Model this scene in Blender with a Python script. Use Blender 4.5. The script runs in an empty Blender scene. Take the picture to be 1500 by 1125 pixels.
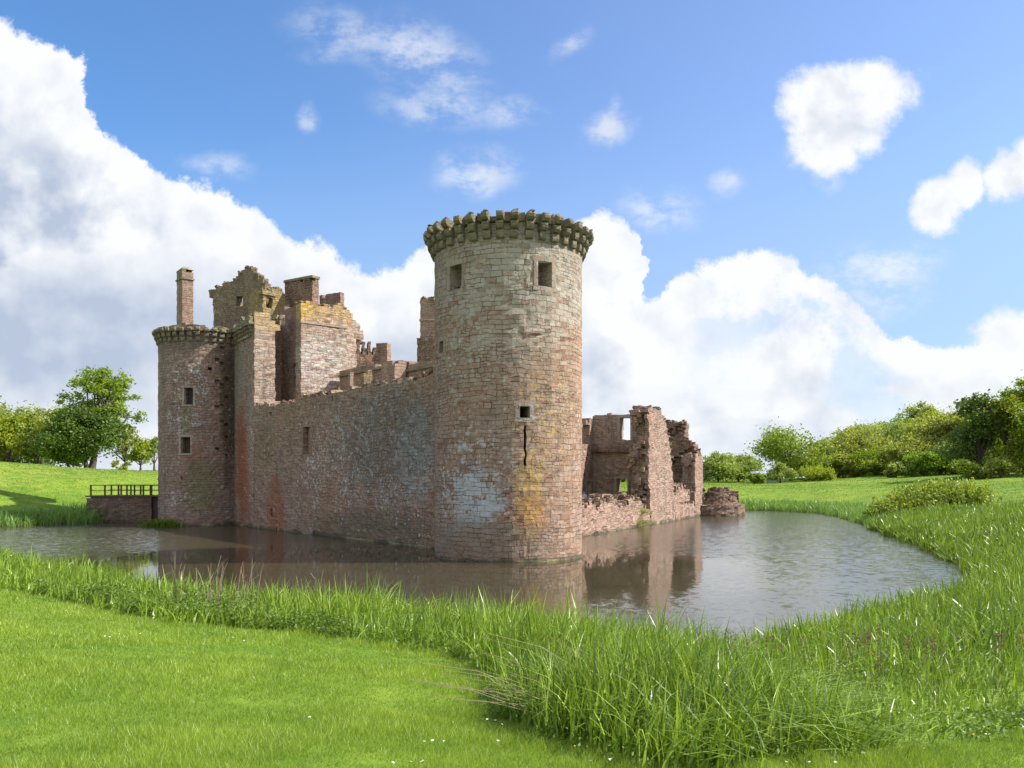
import bpy, math, random
import numpy as np
from mathutils import Vector

SC = bpy.context.scene
COL = SC.collection
CAMZ = 4.15
F = 1200.0

# ------------------------------------------------------------------ camera, exposure
cd = bpy.data.cameras.new('camera')
cam = bpy.data.objects.new('camera', cd)
COL.objects.link(cam)
cam.location = (0, 0, CAMZ)
cam.rotation_euler = (math.radians(90), 0, 0)
cd.sensor_width = 36.0
cd.lens = 36.0 * F / 1500.0
cd.shift_y = (700 - 562.5) / 1500.0
cd.clip_start = 0.1
cd.clip_end = 20000
SC.camera = cam
SC.view_settings.view_transform = 'Standard'
SC.view_settings.look = 'None'
SC.view_settings.exposure = 0.88
SC.view_settings.gamma = 1.0
SC.view_settings.use_curve_mapping = False

SUN_DIR = Vector((0.98, 0.01, 1.02)).normalized()      # towards the sun
SUN_EL = math.asin(SUN_DIR.z)


# ------------------------------------------------------------------ node helper
class G:
    def __init__(s, tree):
        s.t = tree; s.n = tree.nodes; s.l = tree.links

    def put(s, sock, v):
        if v is None: return
        if isinstance(v, bpy.types.NodeSocket): s.l.new(v, sock)
        elif isinstance(v, (tuple, list)):
            if sock.type == 'RGBA': sock.default_value = tuple(v) + ((1,) if len(v) == 3 else ())
            else: sock.default_value = tuple(v)[:3]
        else:
            if sock.type == 'RGBA': sock.default_value = (v, v, v, 1)
            elif sock.type == 'VECTOR': sock.default_value = (v, v, v)
            else: sock.default_value = v

    def math(s, op, a, b=None, c=None, clamp=False):
        n = s.n.new('ShaderNodeMath'); n.operation = op; n.use_clamp = clamp
        s.put(n.inputs[0], a); s.put(n.inputs[1], b); s.put(n.inputs[2], c)
        return n.outputs[0]

    def vm(s, op, a, b=None, scale=None):
        n = s.n.new('ShaderNodeVectorMath'); n.operation = op
        s.put(n.inputs[0], a); s.put(n.inputs[1], b)
        if scale is not None: s.put(n.inputs['Scale'], scale)
        return n.outputs['Value'] if op in ('LENGTH', 'DOT_PRODUCT', 'DISTANCE') else n.outputs[0]

    def sep(s, v):
        n = s.n.new('ShaderNodeSeparateXYZ'); s.put(n.inputs[0], v); return n.outputs

    def comb(s, x, y, z):
        n = s.n.new('ShaderNodeCombineXYZ')
        s.put(n.inputs[0], x); s.put(n.inputs[1], y); s.put(n.inputs[2], z); return n.outputs[0]

    def noise(s, v, scale=1., detail=4., rough=.55, dist=0., out='Fac'):
        n = s.n.new('ShaderNodeTexNoise')
        s.put(n.inputs['Vector'], v)
        n.inputs['Scale'].default_value = scale; n.inputs['Detail'].default_value = detail
        n.inputs['Roughness'].default_value = rough; n.inputs['Distortion'].default_value = dist
        return n.outputs['Fac' if out == 'Fac' else 'Color']

    def mr(s, v, a, b, c=0., d=1., smooth=True):
        n = s.n.new('ShaderNodeMapRange'); n.interpolation_type = 'SMOOTHSTEP' if smooth else 'LINEAR'
        n.clamp = True
        s.put(n.inputs['Value'], v)
        for k, x in zip(('From Min', 'From Max', 'To Min', 'To Max'), (a, b, c, d)): s.put(n.inputs[k], x)
        return n.outputs['Result']

    def mix(s, f, a, b, mode='MIX'):
        n = s.n.new('ShaderNodeMix'); n.data_type = 'RGBA'; n.blend_type = mode; n.clamp_factor = True
        s.put(n.inputs[0], f); s.put(n.inputs[6], a); s.put(n.inputs[7], b)
        return n.outputs[2]

    def fmix(s, f, a, b):
        n = s.n.new('ShaderNodeMix'); n.data_type = 'FLOAT'
        s.put(n.inputs[0], f); s.put(n.inputs[2], a); s.put(n.inputs[3], b)
        return n.outputs[0]

    def bump(s, h, strength=.5, dist=.03):
        n = s.n.new('ShaderNodeBump')
        n.inputs['Strength'].default_value = strength; n.inputs['Distance'].default_value = dist
        s.put(n.inputs['Height'], h); return n.outputs[0]


# ------------------------------------------------------------------ world: sky and clouds
def build_world():
    w = bpy.data.worlds.new("World"); SC.world = w; w.use_nodes = True
    t = w.node_tree; t.nodes.clear(); g = G(t)
    sky = t.nodes.new('ShaderNodeTexSky'); sky.sky_type = 'NISHITA'; sky.sun_disc = False
    sky.sun_elevation = SUN_EL
    sky.sun_rotation = math.atan2(SUN_DIR.x, SUN_DIR.y)
    sky.altitude = 0; sky.air_density = 1.0; sky.dust_density = 0.6; sky.ozone_density = 1.6

    # node group: cloud density at gnomonic point p = (east/forward, up/forward) in hundredths
    grp = bpy.data.node_groups.new('cloud_density', 'ShaderNodeTree')
    grp.interface.new_socket('P', in_out='INPUT', socket_type='NodeSocketVector')
    grp.interface.new_socket('D', in_out='OUTPUT', socket_type='NodeSocketFloat')
    grp.interface.new_socket('Depth', in_out='OUTPUT', socket_type='NodeSocketFloat')
    gi = grp.nodes.new('NodeGroupInput'); go = grp.nodes.new('NodeGroupOutput')
    q = G(grp)
    P = gi.outputs[0]
    n1 = q.vm('SUBTRACT', q.noise(P, .55, 9, .66, 0, 'Color'), (.5, .5, .5))
    n0 = q.vm('SUBTRACT', q.noise(q.vm('ADD', P, (31, 7, 3)), .16, 3, .5, 0, 'Color'), (.5, .5, .5))
    W = q.vm('ADD', P, q.vm('ADD', q.vm('MULTIPLY', n1, (1.8, 1.8, 0)), q.vm('MULTIPLY', n0, (1.2, 1.2, 0))))
    X, Y, _ = q.sep(W)
    W2 = q.vm('ADD', P, q.vm('MULTIPLY', n1, (.75, .75, 0)))
    # bank edge as a curve of px (in hundredths of px, -10..30) -> py
    pts = [(-1000, -150), (-300, -60), (-60, 20), (20, 35), (75, 62), (110, 110), (150, 172), (200, 205), (250, 232), (330, 262), (430, 305), (540, 350),
           (600, 352), (650, 322), (690, 305), (740, 335), (800, 350), (850, 330), (895, 312), (935, 330), (952, 420), (975, 440),
           (1000, 405), (1060, 380), (1130, 366), (1180, 392), (1235, 420), (1300, 450), (1380, 492), (1420, 478), (1460, 450),
           (1500, 430), (1700, 380), (2200, 430), (3000, 400)]
    fc = grp.nodes.new('ShaderNodeFloatCurve')
    cv = fc.mapping.curves[0]
    fc.mapping.use_clip = False
    fx = lambda a: (a + 1000) / 4000.; fy = lambda b: (b + 200) / 900.
    cv.points[0].location = (fx(pts[0][0]), fy(pts[0][1])); cv.points[1].location = (fx(pts[-1][0]), fy(pts[-1][1]))
    for a, b in pts[1:-1]: cv.points.new(fx(a), fy(b))
    fc.mapping.update()
    q.put(fc.inputs['Factor'], 1.0)
    q.put(fc.inputs['Value'], q.math('DIVIDE', q.math('ADD', X, 10.), 40.))
    edge = q.math('SUBTRACT', q.math('MULTIPLY', fc.outputs[0], 9.), 2.)
    depth = q.math('SUBTRACT', Y, edge)                # >0 below the edge (Y grows downwards)
    dens = q.mr(depth, -.03, .16)
    blobs = [  # px, py, rx, ry, rot, strength
        (1212, 150, 72, 62, 0, 1.1), (1275, 138, 66, 58, -25, 1.1), (1212, 205, 56, 62, 10, 1.05), (1325, 122, 30, 16, -30, .9), (1210, 245, 24, 34, 0, .9), (1190, 225, 38, 24, 0, .8), (1240, 185, 58, 52, 0, 1.1),
        (1370, 305, 46, 40, -20, 1.15), (1410, 275, 40, 36, -30, 1.1), (1480, 255, 50, 36, -25, 1.1), (1540, 235, 60, 50, 0, 1.1),
        (890, 188, 42, 26, -15, .8), (900, 168, 12, 30, 20, .55), (702, 248, 62, 36, 0, .75), (705, 270, 30, 26, 0, .6),
        (450, 173, 16, 20, 0, .5), (835, 62, 34, 18, -30, .42), (1064, 272, 26, 20, -10, .5),
        (505, 55, 90, 38, 15, .52), (620, 85, 95, 50, 20, .62), (665, 110, 60, 45, 10, .5), (640, 155, 85, 30, 5, .58), (750, 160, 48, 26, -10, .5),
        (480, 85, 50, 18, 0, .35), (1290, 392, 95, 38, -8, .72), (1300, 430, 60, 40, 0, .6), (970, 310, 60, 38, 10, .6), (320, 245, 55, 20, 8, .42), (1480, 520, 70, 70, 0, 1.0)]
    tot = None; hard = None
    for (px, py, rx, ry, rot, st) in blobs:
        mp = grp.nodes.new('ShaderNodeMapping'); mp.vector_type = 'TEXTURE'
        q.put(mp.inputs['Vector'], W2)
        mp.inputs['Location'].default_value = (px / 100, py / 100, 0)
        mp.inputs['Rotation'].default_value = (0, 0, math.radians(rot))
        mp.inputs['Scale'].default_value = (rx / 88, ry / 88, 1)
        L = q.vm('LENGTH', mp.outputs[0])
        v = q.mr(L, .35 if st > .9 else .1, 1.3 if st > .9 else 1.25, 1. if st > .9 else st, 0.)
        if st > .9: hard = v if hard is None else q.math('MAXIMUM', hard, v)
        else: tot = v if tot is None else q.math('MAXIMUM', tot, v)
    brk = q.mr(q.noise(q.vm('ADD', P, (12, 5, 0)), .75, 6, .6), .40, .52, .45, 1.)
    rb = q.mr(X, 9.2, 11.5)
    dens = q.math('MULTIPLY', dens, q.fmix(q.math('MULTIPLY', rb, q.mr(depth, 2.6, 1.0)), 1., brk))
    wis = q.mr(q.noise(q.vm('MULTIPLY', P, (1, 1.5, 1)), 1.6, 7, .65), .36, .66, .05, 1.0)
    soft = q.math('MULTIPLY', tot, q.math('ADD', q.math('MULTIPLY', wis, q.mr(tot, .6, 1.05, 1., 0.)), q.mr(tot, .6, 1.05, 0., 1.)))
    hn = q.math('SUBTRACT', q.noise(q.vm('ADD', P, (2, 8, 0)), 1.9, 7, .62), .5)
    hd = q.mr(q.math('ADD', hard, q.math('MULTIPLY', hn, 1.5)), .26, .92)
    dens = q.math('MAXIMUM', q.math('MAXIMUM', dens, soft), hd)
    dens = q.math('MINIMUM', dens, 1.0)
    q.l.new(dens, go.inputs[0]); q.l.new(depth, go.inputs[1])

    tc = t.nodes.new('ShaderNodeTexCoord')
    x, y, z = g.sep(tc.outputs['Generated'])
    ya = g.math('MAXIMUM', g.math('ABSOLUTE', y), .22)
    px = g.math('ADD', g.math('MULTIPLY', g.math('DIVIDE', x, ya), 12.), 7.5)
    py = g.math('SUBTRACT', 7.0, g.math('MULTIPLY', g.math('DIVIDE', g.math('MAXIMUM', z, -.002), ya), 12.))
    P = g.comb(px, py, 0)

    def call(p):
        n = t.nodes.new('ShaderNodeGroup'); n.node_tree = grp; g.put(n.inputs[0], p); return n.outputs
    d0, dep = call(P)
    fluff = lambda p: g.noise(p, 1.1, 6, .5)
    r0 = fluff(P); r1 = fluff(g.vm('ADD', P, (.22, -.28, 0)))
    relief = g.math('MULTIPLY', g.math('SUBTRACT', r0, r1), 1.15)
    big = g.noise(g.vm('ADD', P, (4, 2, 0)), .20, 3, .45)
    low = g.mr(dep, .25, 2.6)                              # deep in the bank = grey underside
    shade = g.math('MULTIPLY', g.math('MULTIPLY', low, g.mr(px, 7, 10, 1., .42)), g.mr(g.math('ADD', big, g.math('MULTIPLY', relief, -.3)), .33, .60))
    leftdark = g.math('MULTIPLY', g.mr(px, 1.0, 6.8, 1., 0.), g.math('MULTIPLY', g.mr(py, 3.2, 4.7), g.mr(py, 5.2, 6.4, 1., .35)))
    puff = g.math('MULTIPLY', g.mr(dep, .0, -1.0), g.mr(g.noise(g.vm('ADD', P, (6, 1, 0)), 1.3, 5, .55), .42, .62, 0., .28))
    shade = g.math('MAXIMUM', g.math('MAXIMUM', shade, puff), g.math('MULTIPLY', leftdark, .95))
    white = (5.35, 5.45, 5.6); grey = (2.7, 3.15, 4.0)
    cc = g.mix(g.math('SUBTRACT', shade, g.math('MULTIPLY', relief, 1.1), clamp=True), white, grey)
    # long flat streaks low over the horizon
    st = g.noise(g.comb(g.math('MULTIPLY', px, .35), g.math('MULTIPLY', py, 2.2), 3), 1.3, 5, .55)
    hz = g.math('MULTIPLY', g.mr(py, 5.2, 6.2), g.mr(st, .4, .62))
    cc = g.mix(g.math('MULTIPLY', hz, .32), cc, (3.9, 4.45, 5.1))
    # the clear sky a little deeper and more saturated at the top
    hs = t.nodes.new('ShaderNodeHueSaturation'); g.put(hs.inputs['Color'], sky.outputs[0])
    hs.inputs['Hue'].default_value = .513; hs.inputs['Saturation'].default_value = .98; hs.inputs['Value'].default_value = 1.0
    skyc0 = g.mix(1.0, hs.outputs[0], g.mix(g.mr(px, 0, 12), (.60, 1.0, 1.20), (.95, 1.11, 1.20)), 'MULTIPLY')
    skyc = g.mix(g.mr(py, 1.5, 5.0, 0., .6), skyc0, (2.25, 3.15, 4.75))
    c = g.mix(d0, skyc, cc)
    # added fill: sky overhead and behind the camera brightened to light shaded walls
    rear_fill = g.math('MAXIMUM', g.mr(y, .15, -.5), g.mr(z, .55, .8))
    c = g.mix(rear_fill, c, g.mix(1., g.mix(.45, c, (6.5, 6.6, 6.8)), (1.15, 1.13, 1.08), 'MULTIPLY'))
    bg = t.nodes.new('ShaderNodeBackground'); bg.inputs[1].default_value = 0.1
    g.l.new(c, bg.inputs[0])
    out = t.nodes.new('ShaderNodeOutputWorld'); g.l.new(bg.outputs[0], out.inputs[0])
    w.cycles.sampling_method = 'MANUAL'; w.cycles.sample_map_resolution = 512


build_world()
sl = bpy.data.lights.new('sun', 'SUN'); so = bpy.data.objects.new('sun', sl); COL.objects.link(so)
sl.energy = 4.7; sl.angle = math.radians(.53); sl.color = (1.0, .955, .88)
so.location = (60, -20, 80)
so.rotation_euler = (-SUN_DIR).to_track_quat('-Z', 'Y').to_euler()
SC.cycles.max_bounces = 6; SC.cycles.transparent_max_bounces = 8


# ------------------------------------------------------------------ objects helpers
def tagset(o, label=None, cat=None, group=None, kind=None):
    if label: o['label'] = label
    if cat: o['category'] = cat
    if group: o['group'] = group
    if kind: o['kind'] = kind
    return o


def thing(name, label, cat, loc, group=None, rz=0.):
    o = bpy.data.objects.new(name, None); COL.objects.link(o)
    o.location = loc; o.rotation_euler = (0, 0, rz); o.empty_display_size = .5
    return tagset(o, label, cat, group)


def mesh_np(name, V, Fc, uv=None, col=None, smooth=False):
    """V (n,3); Fc: array (m,k) or list of arrays with different k; uv, col per corner"""
    V = np.asarray(V, dtype=np.float32)
    Fl = Fc if isinstance(Fc, list) else [Fc]
    Fl = [np.asarray(f, dtype=np.int32) for f in Fl if len(f)]
    me = bpy.data.meshes.new(name)
    me.vertices.add(len(V)); me.vertices.foreach_set('co', V.ravel())
    nl = sum(f.size for f in Fl); nf = sum(len(f) for f in Fl)
    me.loops.add(nl); me.loops.foreach_set('vertex_index', np.concatenate([f.ravel() for f in Fl]))
    me.polygons.add(nf)
    tot = np.concatenate([np.full(len(f), f.shape[1], dtype=np.int32) for f in Fl])
    start = np.concatenate([[0], np.cumsum(tot)[:-1]]).astype(np.int32)
    me.polygons.foreach_set('loop_start', start)
    me.polygons.foreach_set('use_smooth', np.full(nf, smooth))
    if uv is not None:
        l = me.uv_layers.new(name='UVMap'); l.data.foreach_set('uv', np.asarray(uv, dtype=np.float32).ravel())
    if col is not None:
        a = me.color_attributes.new('Col', 'FLOAT_COLOR', 'POINT')
        c = np.asarray(col, dtype=np.float32)
        if c.ndim == 1: c = np.stack([c, c, c, np.ones_like(c)], 1)
        a.data.foreach_set('color', c.ravel())
    me.update(calc_edges=True)
    return me


def obj(name, me, mat, parent=None, loc=(0, 0, 0), rz=0.):
    """me in world coordinates when loc is left at zero and the parent is an Empty: it is shifted to the parent's frame"""
    o = bpy.data.objects.new(name, me); COL.objects.link(o)
    if mat is not None and not me.materials: me.materials.append(mat)
    o.parent = parent
    o.location = loc; o.rotation_euler = (0, 0, rz)
    return o


def wobj(name, V, Fc, mat, parent, uv=None, col=None, smooth=False):
    """world-space geometry parented to a thing without rotation"""
    off = np.zeros(3); p = parent
    while p is not None:
        off += np.array(p.location); p = p.parent
    return obj(name, mesh_np(name, np.asarray(V) - off, Fc, uv, col, smooth), mat, parent)


def single(name, V, Fc, mat, loc, uv=None, col=None, smooth=False):
    """one-mesh thing whose origin sits at loc"""
    return obj(name, mesh_np(name, np.asarray(V) - np.array(loc), Fc, uv, col, smooth), mat, None, loc)


class Bag:
    """collects pieces of geometry into one mesh"""
    def __init__(s): s.V = []; s.F = {}; s.n = 0; s.C = []
    def add(s, V, Fc, c=None):
        V = np.asarray(V, float)
        for f in (Fc if isinstance(Fc, list) else [Fc]):
            f = np.asarray(f, int)
            if len(f): s.F.setdefault(f.shape[1], []).append(f + s.n)
        s.V.append(V); s.n += len(V)
        s.C.append(np.full(len(V), .5 if c is None else c) if np.ndim(c) == 0 else np.asarray(c))
    def get(s): return np.concatenate(s.V), [np.concatenate(f) for f in s.F.values()], np.concatenate(s.C)


def boxuv(V, Fl):
    """metric box-projected uv for quads/tris given per corner"""
    out = []
    for f in (Fl if isinstance(Fl, list) else [Fl]):
        P = V[f]; nrm = np.cross(P[:, 1] - P[:, 0], P[:, 2] - P[:, 0])
        nrm /= np.maximum(np.linalg.norm(nrm, axis=1, keepdims=True), 1e-9)
        up = np.abs(nrm[:, 2]) > .7
        t = np.stack([-nrm[:, 1], nrm[:, 0], np.zeros(len(nrm))], 1)
        t /= np.maximum(np.linalg.norm(t, axis=1, keepdims=True), 1e-9)
        u = (P * t[:, None]).sum(2); v = P[:, :, 2].copy()
        u[up] = P[up][:, :, 0]; v[up] = P[up][:, :, 1]
        out.append(np.stack([u, v], 2).reshape(-1, 2))
    return np.concatenate(out)


BOXF = np.array([[0, 1, 3, 2], [4, 6, 7, 5], [0, 4, 5, 1], [2, 3, 7, 6], [0, 2, 6, 4], [1, 5, 7, 3]])


def box8(c, half, ex=(1, 0, 0), ey=(0, 1, 0), ez=(0, 0, 1), jit=0, rng=None):
    c = np.array(c, float); E = np.array([ex, ey, ez], float) * np.array(half)[:, None]
    sg = np.array([[a, b, d] for a in (-1, 1) for b in (-1, 1) for d in (-1, 1)], float)
    V = c + sg @ E
    if jit: V = V + rng.normal(0, jit, V.shape)
    return V


def tube(pts, rad, sides=6):
    """tapered tube through points"""
    pts = np.asarray(pts, float); rad = np.asarray(rad, float); n = len(pts)
    T = np.gradient(pts, axis=0); T /= np.maximum(np.linalg.norm(T, axis=1, keepdims=True), 1e-9)
    ref = np.where(np.abs(T[:, 2:3]) > .9, np.array([[1., 0, 0]]), np.array([[0, 0, 1.]]))
    A = np.cross(T, ref); A /= np.maximum(np.linalg.norm(A, axis=1, keepdims=True), 1e-9)
    B = np.cross(T, A)
    th = np.linspace(0, 2 * np.pi, sides, endpoint=False)
    V = pts[:, None] + rad[:, None, None] * (np.cos(th)[None, :, None] * A[:, None] + np.sin(th)[None, :, None] * B[:, None])
    i, j = np.meshgrid(np.arange(n - 1), np.arange(sides), indexing='ij')
    a = i * sides + j; b = i * sides + (j + 1) % sides
    Q = np.stack([a, b, b + sides, a + sides], 2).reshape(-1, 4)
    return V.reshape(-1, 3), Q


def XY(px, Y): return ((px - 750.) * Y / F, Y)
def ZP(py, Y): return CAMZ + (700. - py) * Y / F


# ------------------------------------------------------------------ materials
def newmat(name):
    m = bpy.data.materials.new(name); m.use_nodes = True
    t = m.node_tree; b = t.nodes['Principled BSDF']
    return m, G(t), b


def stone(name, lo=(.20, .125, .095), hi=(.38, .26, .205), grey=(.30, .27, .225), greyamt=.45, bw=.62, rh=.30, wob=.04,
          marks=(), lichen=.5, moss=.5, bump=.9, mortar=.02, joint=.42, dark=0., wet=True):
    m, g, b = newmat(name)
    tc = g.n.new('ShaderNodeTexCoord'); geo = g.n.new('ShaderNodeNewGeometry')
    P = geo.outputs['Position']; uv = tc.outputs['UV']
    nz = g.vm('SUBTRACT', g.noise(uv, 1.7, 3, .5, 0, 'Color'), (.5, .5, .5))
    nl = g.vm('SUBTRACT', g.noise(uv, .25, 2, .5, 0, 'Color'), (.5, .5, .5))
    nz2_ = g.vm('SUBTRACT', g.noise(uv, 6., 3, .6, 0, 'Color'), (.5, .5, .5))
    uvd = g.vm('ADD', uv, g.vm('ADD', g.vm('SCALE', nz, None, wob * 3.2), g.vm('ADD', g.vm('SCALE', nz2_, None, wob * 1.1), g.vm('SCALE', nl, None, .4))))

    def brick(w, h, v, off):
        n = g.n.new('ShaderNodeTexBrick'); n.offset = .5; n.offset_frequency = 2; n.squash = .7; n.squash_frequency = 3
        g.put(n.inputs['Vector'], g.vm('ADD', v, off))
        g.put(n.inputs['Color1'], (0, 0, 0)); g.put(n.inputs['Color2'], (1, 1, 1)); g.put(n.inputs['Mortar'], (.5, .5, .5))
        n.inputs['Scale'].default_value = 1; n.inputs['Mortar Size'].default_value = mortar
        n.inputs['Mortar Smooth'].default_value = .35; n.inputs['Bias'].default_value = 0
        n.inputs['Brick Width'].default_value = w; n.inputs['Row Height'].default_value = h
        return n.outputs['Color'], n.outputs['Fac']
    c1, f1 = brick(bw, rh, uvd, (0, 0, 0)); c2, f2 = brick(bw * 1.25, rh * .8, uvd, (.31, .13, 0))
    c3, f3 = brick(bw * .8, rh * .62, uvd, (.11, .07, 0))
    sw = g.mr(g.noise(uv, .3, 3, .6), .48, .49); sw3 = g.mr(g.noise(g.vm('ADD', uv, (5, 9, 0)), .45, 3, .6), .56, .57)
    rnd = g.mix(sw3, g.mix(sw, c1, c2), c3); mor = g.fmix(sw3, g.fmix(sw, f1, f2), f3)
    # joints open and close: weathered mortar
    mor = g.math('MULTIPLY', mor, g.mr(g.noise(P, 1.6, 4, .65), .38, .62, .12, 1.))
    rs = g.n.new('ShaderNodeSeparateColor'); g.put(rs.inputs[0], rnd); r = rs.outputs[0]
    nf = g.noise(P, 5., 7, .68); nm = g.noise(P, .9, 5, .6); nL = g.noise(g.vm('MULTIPLY', P, (1, 1, .6)), .16, 4, .6)
    nff = g.noise(P, 22., 4, .7)
    c = g.mix(g.math('ADD', g.math('MULTIPLY', r, .42), g.math('ADD', g.math('MULTIPLY', g.math('SUBTRACT', nf, .5), 1.5), g.math('ADD', .3, g.math('MULTIPLY', g.math('SUBTRACT', nff, .5), 1.7)))), lo, hi)
    c = g.mix(g.math('MULTIPLY', g.mr(g.math('ADD', nL, g.math('MULTIPLY', g.math('SUBTRACT', r, .5), .35)), .42, .68), greyamt), c, grey)
    c = g.mix(g.math('MULTIPLY', g.mr(nm, .55, .75), .45), c, (.36, .19, .125))
    c = g.mix(g.math('MULTIPLY', g.mr(nm, .5, .25), .5), c, g.mix(.5, lo, (.10, .085, .065)))
    # rain streaks and soot-dark weathering
    stk = g.mr(g.noise(g.vm('MULTIPLY', P, (1, 1, .14)), 1.5, 5, .6), .50, .68)
    c = g.mix(g.math('MULTIPLY', stk, .38), c, (.10, .082, .062))
    pit = g.mr(g.noise(P, 11., 3, .6), .60, .68)
    c = g.mix(g.math('MULTIPLY', pit, .5), c, (.09, .07, .055))
    for (kind, ctr, rad, colr, st) in marks:
        L = g.vm('LENGTH', g.vm('DIVIDE', g.vm('SUBTRACT', P, ctr), rad))
        base = g.mr(g.math('ADD', L, g.math('MULTIPLY', g.math('SUBTRACT', g.noise(P, .8, 5, .65), .5), 1.5)), 1.15, .55)
        if kind == 'spots':
            sp = g.math('MAXIMUM', g.mr(g.noise(P, 2.2, 5, .65), .57, .61), g.mr(g.noise(g.vm('ADD', P, (3, 3, 3)), 5.5, 3, .6), .575, .62))
            base = g.math('MULTIPLY', base, sp)
        elif kind == 'smooth' and rad[2] < 7: base = g.math('MULTIPLY', base, g.mr(g.math('ADD', nf, g.math('MULTIPLY', r, .35)), .42, .70, .55, 1.))
        elif kind == 'blocks':      # whole stones coated
            base = g.math('MULTIPLY', base, g.mr(g.math('ADD', r, g.math('MULTIPLY', nf, 1.0)), .55, 1.0))
        c = g.mix(g.math('MULTIPLY', base, st), c, colr)
    if lichen:
        dn = g.mr(g.noise(P, .35, 3, .6), .4, .65)
        sp = g.mr(g.noise(P, 3.6, 4, .6), .61, .66)
        c = g.mix(g.math('MULTIPLY', g.math('MULTIPLY', dn, sp), lichen), c, (.60, .59, .55))
        sy = g.mr(g.noise(g.vm('ADD', P, (9, 4, 7)), 1.9, 5, .65), .62, .70)
        c = g.mix(g.math('MULTIPLY', sy, lichen * .45), c, (.40, .27, .06))
    # joints
    c = g.mix(g.math('MULTIPLY', mor, joint * 1.6, clamp=True), c, (.075, .055, .042))
    if dark: c = g.mix(dark, c, (.07, .055, .045))
    # moss on what faces up
    nzv = g.sep(geo.outputs['Normal'])[2]
    if moss:
        mm = g.math('MULTIPLY', g.mr(nzv, .35, .8), g.mr(g.noise(P, 1.8, 4, .6), .35, .6))
        mc = g.mix(g.mr(g.noise(P, 3, 3, .5), .4, .65), (.13, .13, .05), (.36, .29, .13))
        c = g.mix(g.math('MULTIPLY', mm, moss), c, mc)
    if wet:
        pz = g.sep(P)[2]
        ww = g.mr(g.math('ADD', pz, g.math('MULTIPLY', g.noise(P, .7, 4, .6), .9)), .75, .5)
        c = g.mix(g.math('MULTIPLY', ww, .75), c, (.075, .07, .04))
        ww2 = g.mr(pz, .13, .09)
        c = g.mix(g.math('MULTIPLY', ww2, g.mr(g.noise(P, .35, 3, .6), .5, .6, .0, .5)), c, (.36, .36, .18))
    g.l.new(c, b.inputs['Base Color'])
    b.inputs['Roughness'].default_value = .92
    b.inputs['Specular IOR Level'].default_value = .2
    h = g.math('ADD', g.math('MULTIPLY', mor, -1.1), g.math('ADD', g.math('MULTIPLY', nf, .55), g.math('MULTIPLY', r, .45)))
    g.l.new(g.bump(h, bump, .075), b.inputs['Normal'])
    return m


def foliage(name, dark, light, trans=.35, rough=.5, patch=1.0, spec=.3, pscale=.25):
    m, g, b = newmat(name)
    at = g.n.new('ShaderNodeAttribute'); at.attribute_name = 'Col'
    geo = g.n.new('ShaderNodeNewGeometry')
    sp = g.n.new('ShaderNodeSeparateColor'); g.put(sp.inputs[0], at.outputs['Color'])
    n = g.noise(geo.outputs['Position'], pscale, 6, .68)
    f = g.math('ADD', g.math('MULTIPLY', sp.outputs[0], .75), g.math('MULTIPLY', g.math('SUBTRACT', n, .38), patch))
    c = g.mix(f, dark, light)
    g.l.new(c, b.inputs['Base Color'])
    b.inputs['Roughness'].default_value = rough; b.inputs['Specular IOR Level'].default_value = spec
    tr = g.n.new('ShaderNodeBsdfTranslucent'); g.l.new(g.mix(1., c, (1.25, 1.25, .55), 'MULTIPLY'), tr.inputs[0])
    mx = g.n.new('ShaderNodeMixShader'); mx.inputs[0].default_value = trans
    g.l.new(b.outputs[0], mx.inputs[1]); g.l.new(tr.outputs[0], mx.inputs[2])
    g.l.new(mx.outputs[0], g.n['Material Output'].inputs['Surface'])
    return m


def plain(name, col, rough=.8, nscale=3., namt=.35, bump=.3, metal=0.):
    m, g, b = newmat(name)
    tc = g.n.new('ShaderNodeTexCoord')
    n = g.noise(tc.outputs['Object'], nscale, 5, .6)
    dk = tuple(x * (1 - namt) for x in col); lt = tuple(min(1, x * (1 + namt)) for x in col)
    g.l.new(g.mix(n, dk, lt), b.inputs['Base Color'])
    b.inputs['Roughness'].default_value = rough; b.inputs['Metallic'].default_value = metal
    g.l.new(g.bump(n, bump, .02), b.inputs['Normal'])
    return m


# ------------------------------------------------------------------ terrain
SHORE = np.array([(-60, 57), (-48, 50.5), (-38, 45), (-25, 38.2), (-17, 31), (-10.8, 25.3), (-6.7, 22.6), (-1.7, 20.6), (1.5, 18.3), (3.6, 16.8), (5, 17.6),
                  (7, 19.6), (11, 23), (15, 26.5), (19, 31.5), (22, 39), (25.5, 50), (28, 60), (31.5, 72), (35, 86), (36.5, 97), (33, 104.5), (25, 106.5), (10, 108),
                  (-10, 105), (-25, 98), (-33, 88), (-36, 79), (-39.5, 74), (-43, 68.5), (-50, 64), (-60, 62)], float)


def shore_d(x, y):
    """signed distance to the moat's outline, positive on land"""
    x = np.asarray(x, float); y = np.asarray(y, float)
    A = SHORE; B = np.roll(SHORE, -1, 0)
    best = np.full(x.shape, 1e9); ins = np.zeros(x.shape, bool)
    for (ax, ay), (bx, by) in zip(A, B):
        dx, dy = bx - ax, by - ay
        t = np.clip(((x - ax) * dx + (y - ay) * dy) / (dx * dx + dy * dy), 0, 1)
        best = np.minimum(best, np.hypot(x - ax - t * dx, y - ay - t * dy))
        if ay != by:
            c = ((ay > y) != (by > y)) & (x < dx * (y - ay) / dy + ax); ins ^= c
    wob = .25 * np.sin(x * 1.3 + y * .7) + .2 * np.sin(y * 1.9 - x * .8)
    return np.where(ins, -best, best) + wob * np.exp(-best / 3)


def sstep(v, a, b):
    t = np.clip((v - a) / (b - a), 0, 1); return t * t * (3 - 2 * t)


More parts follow.
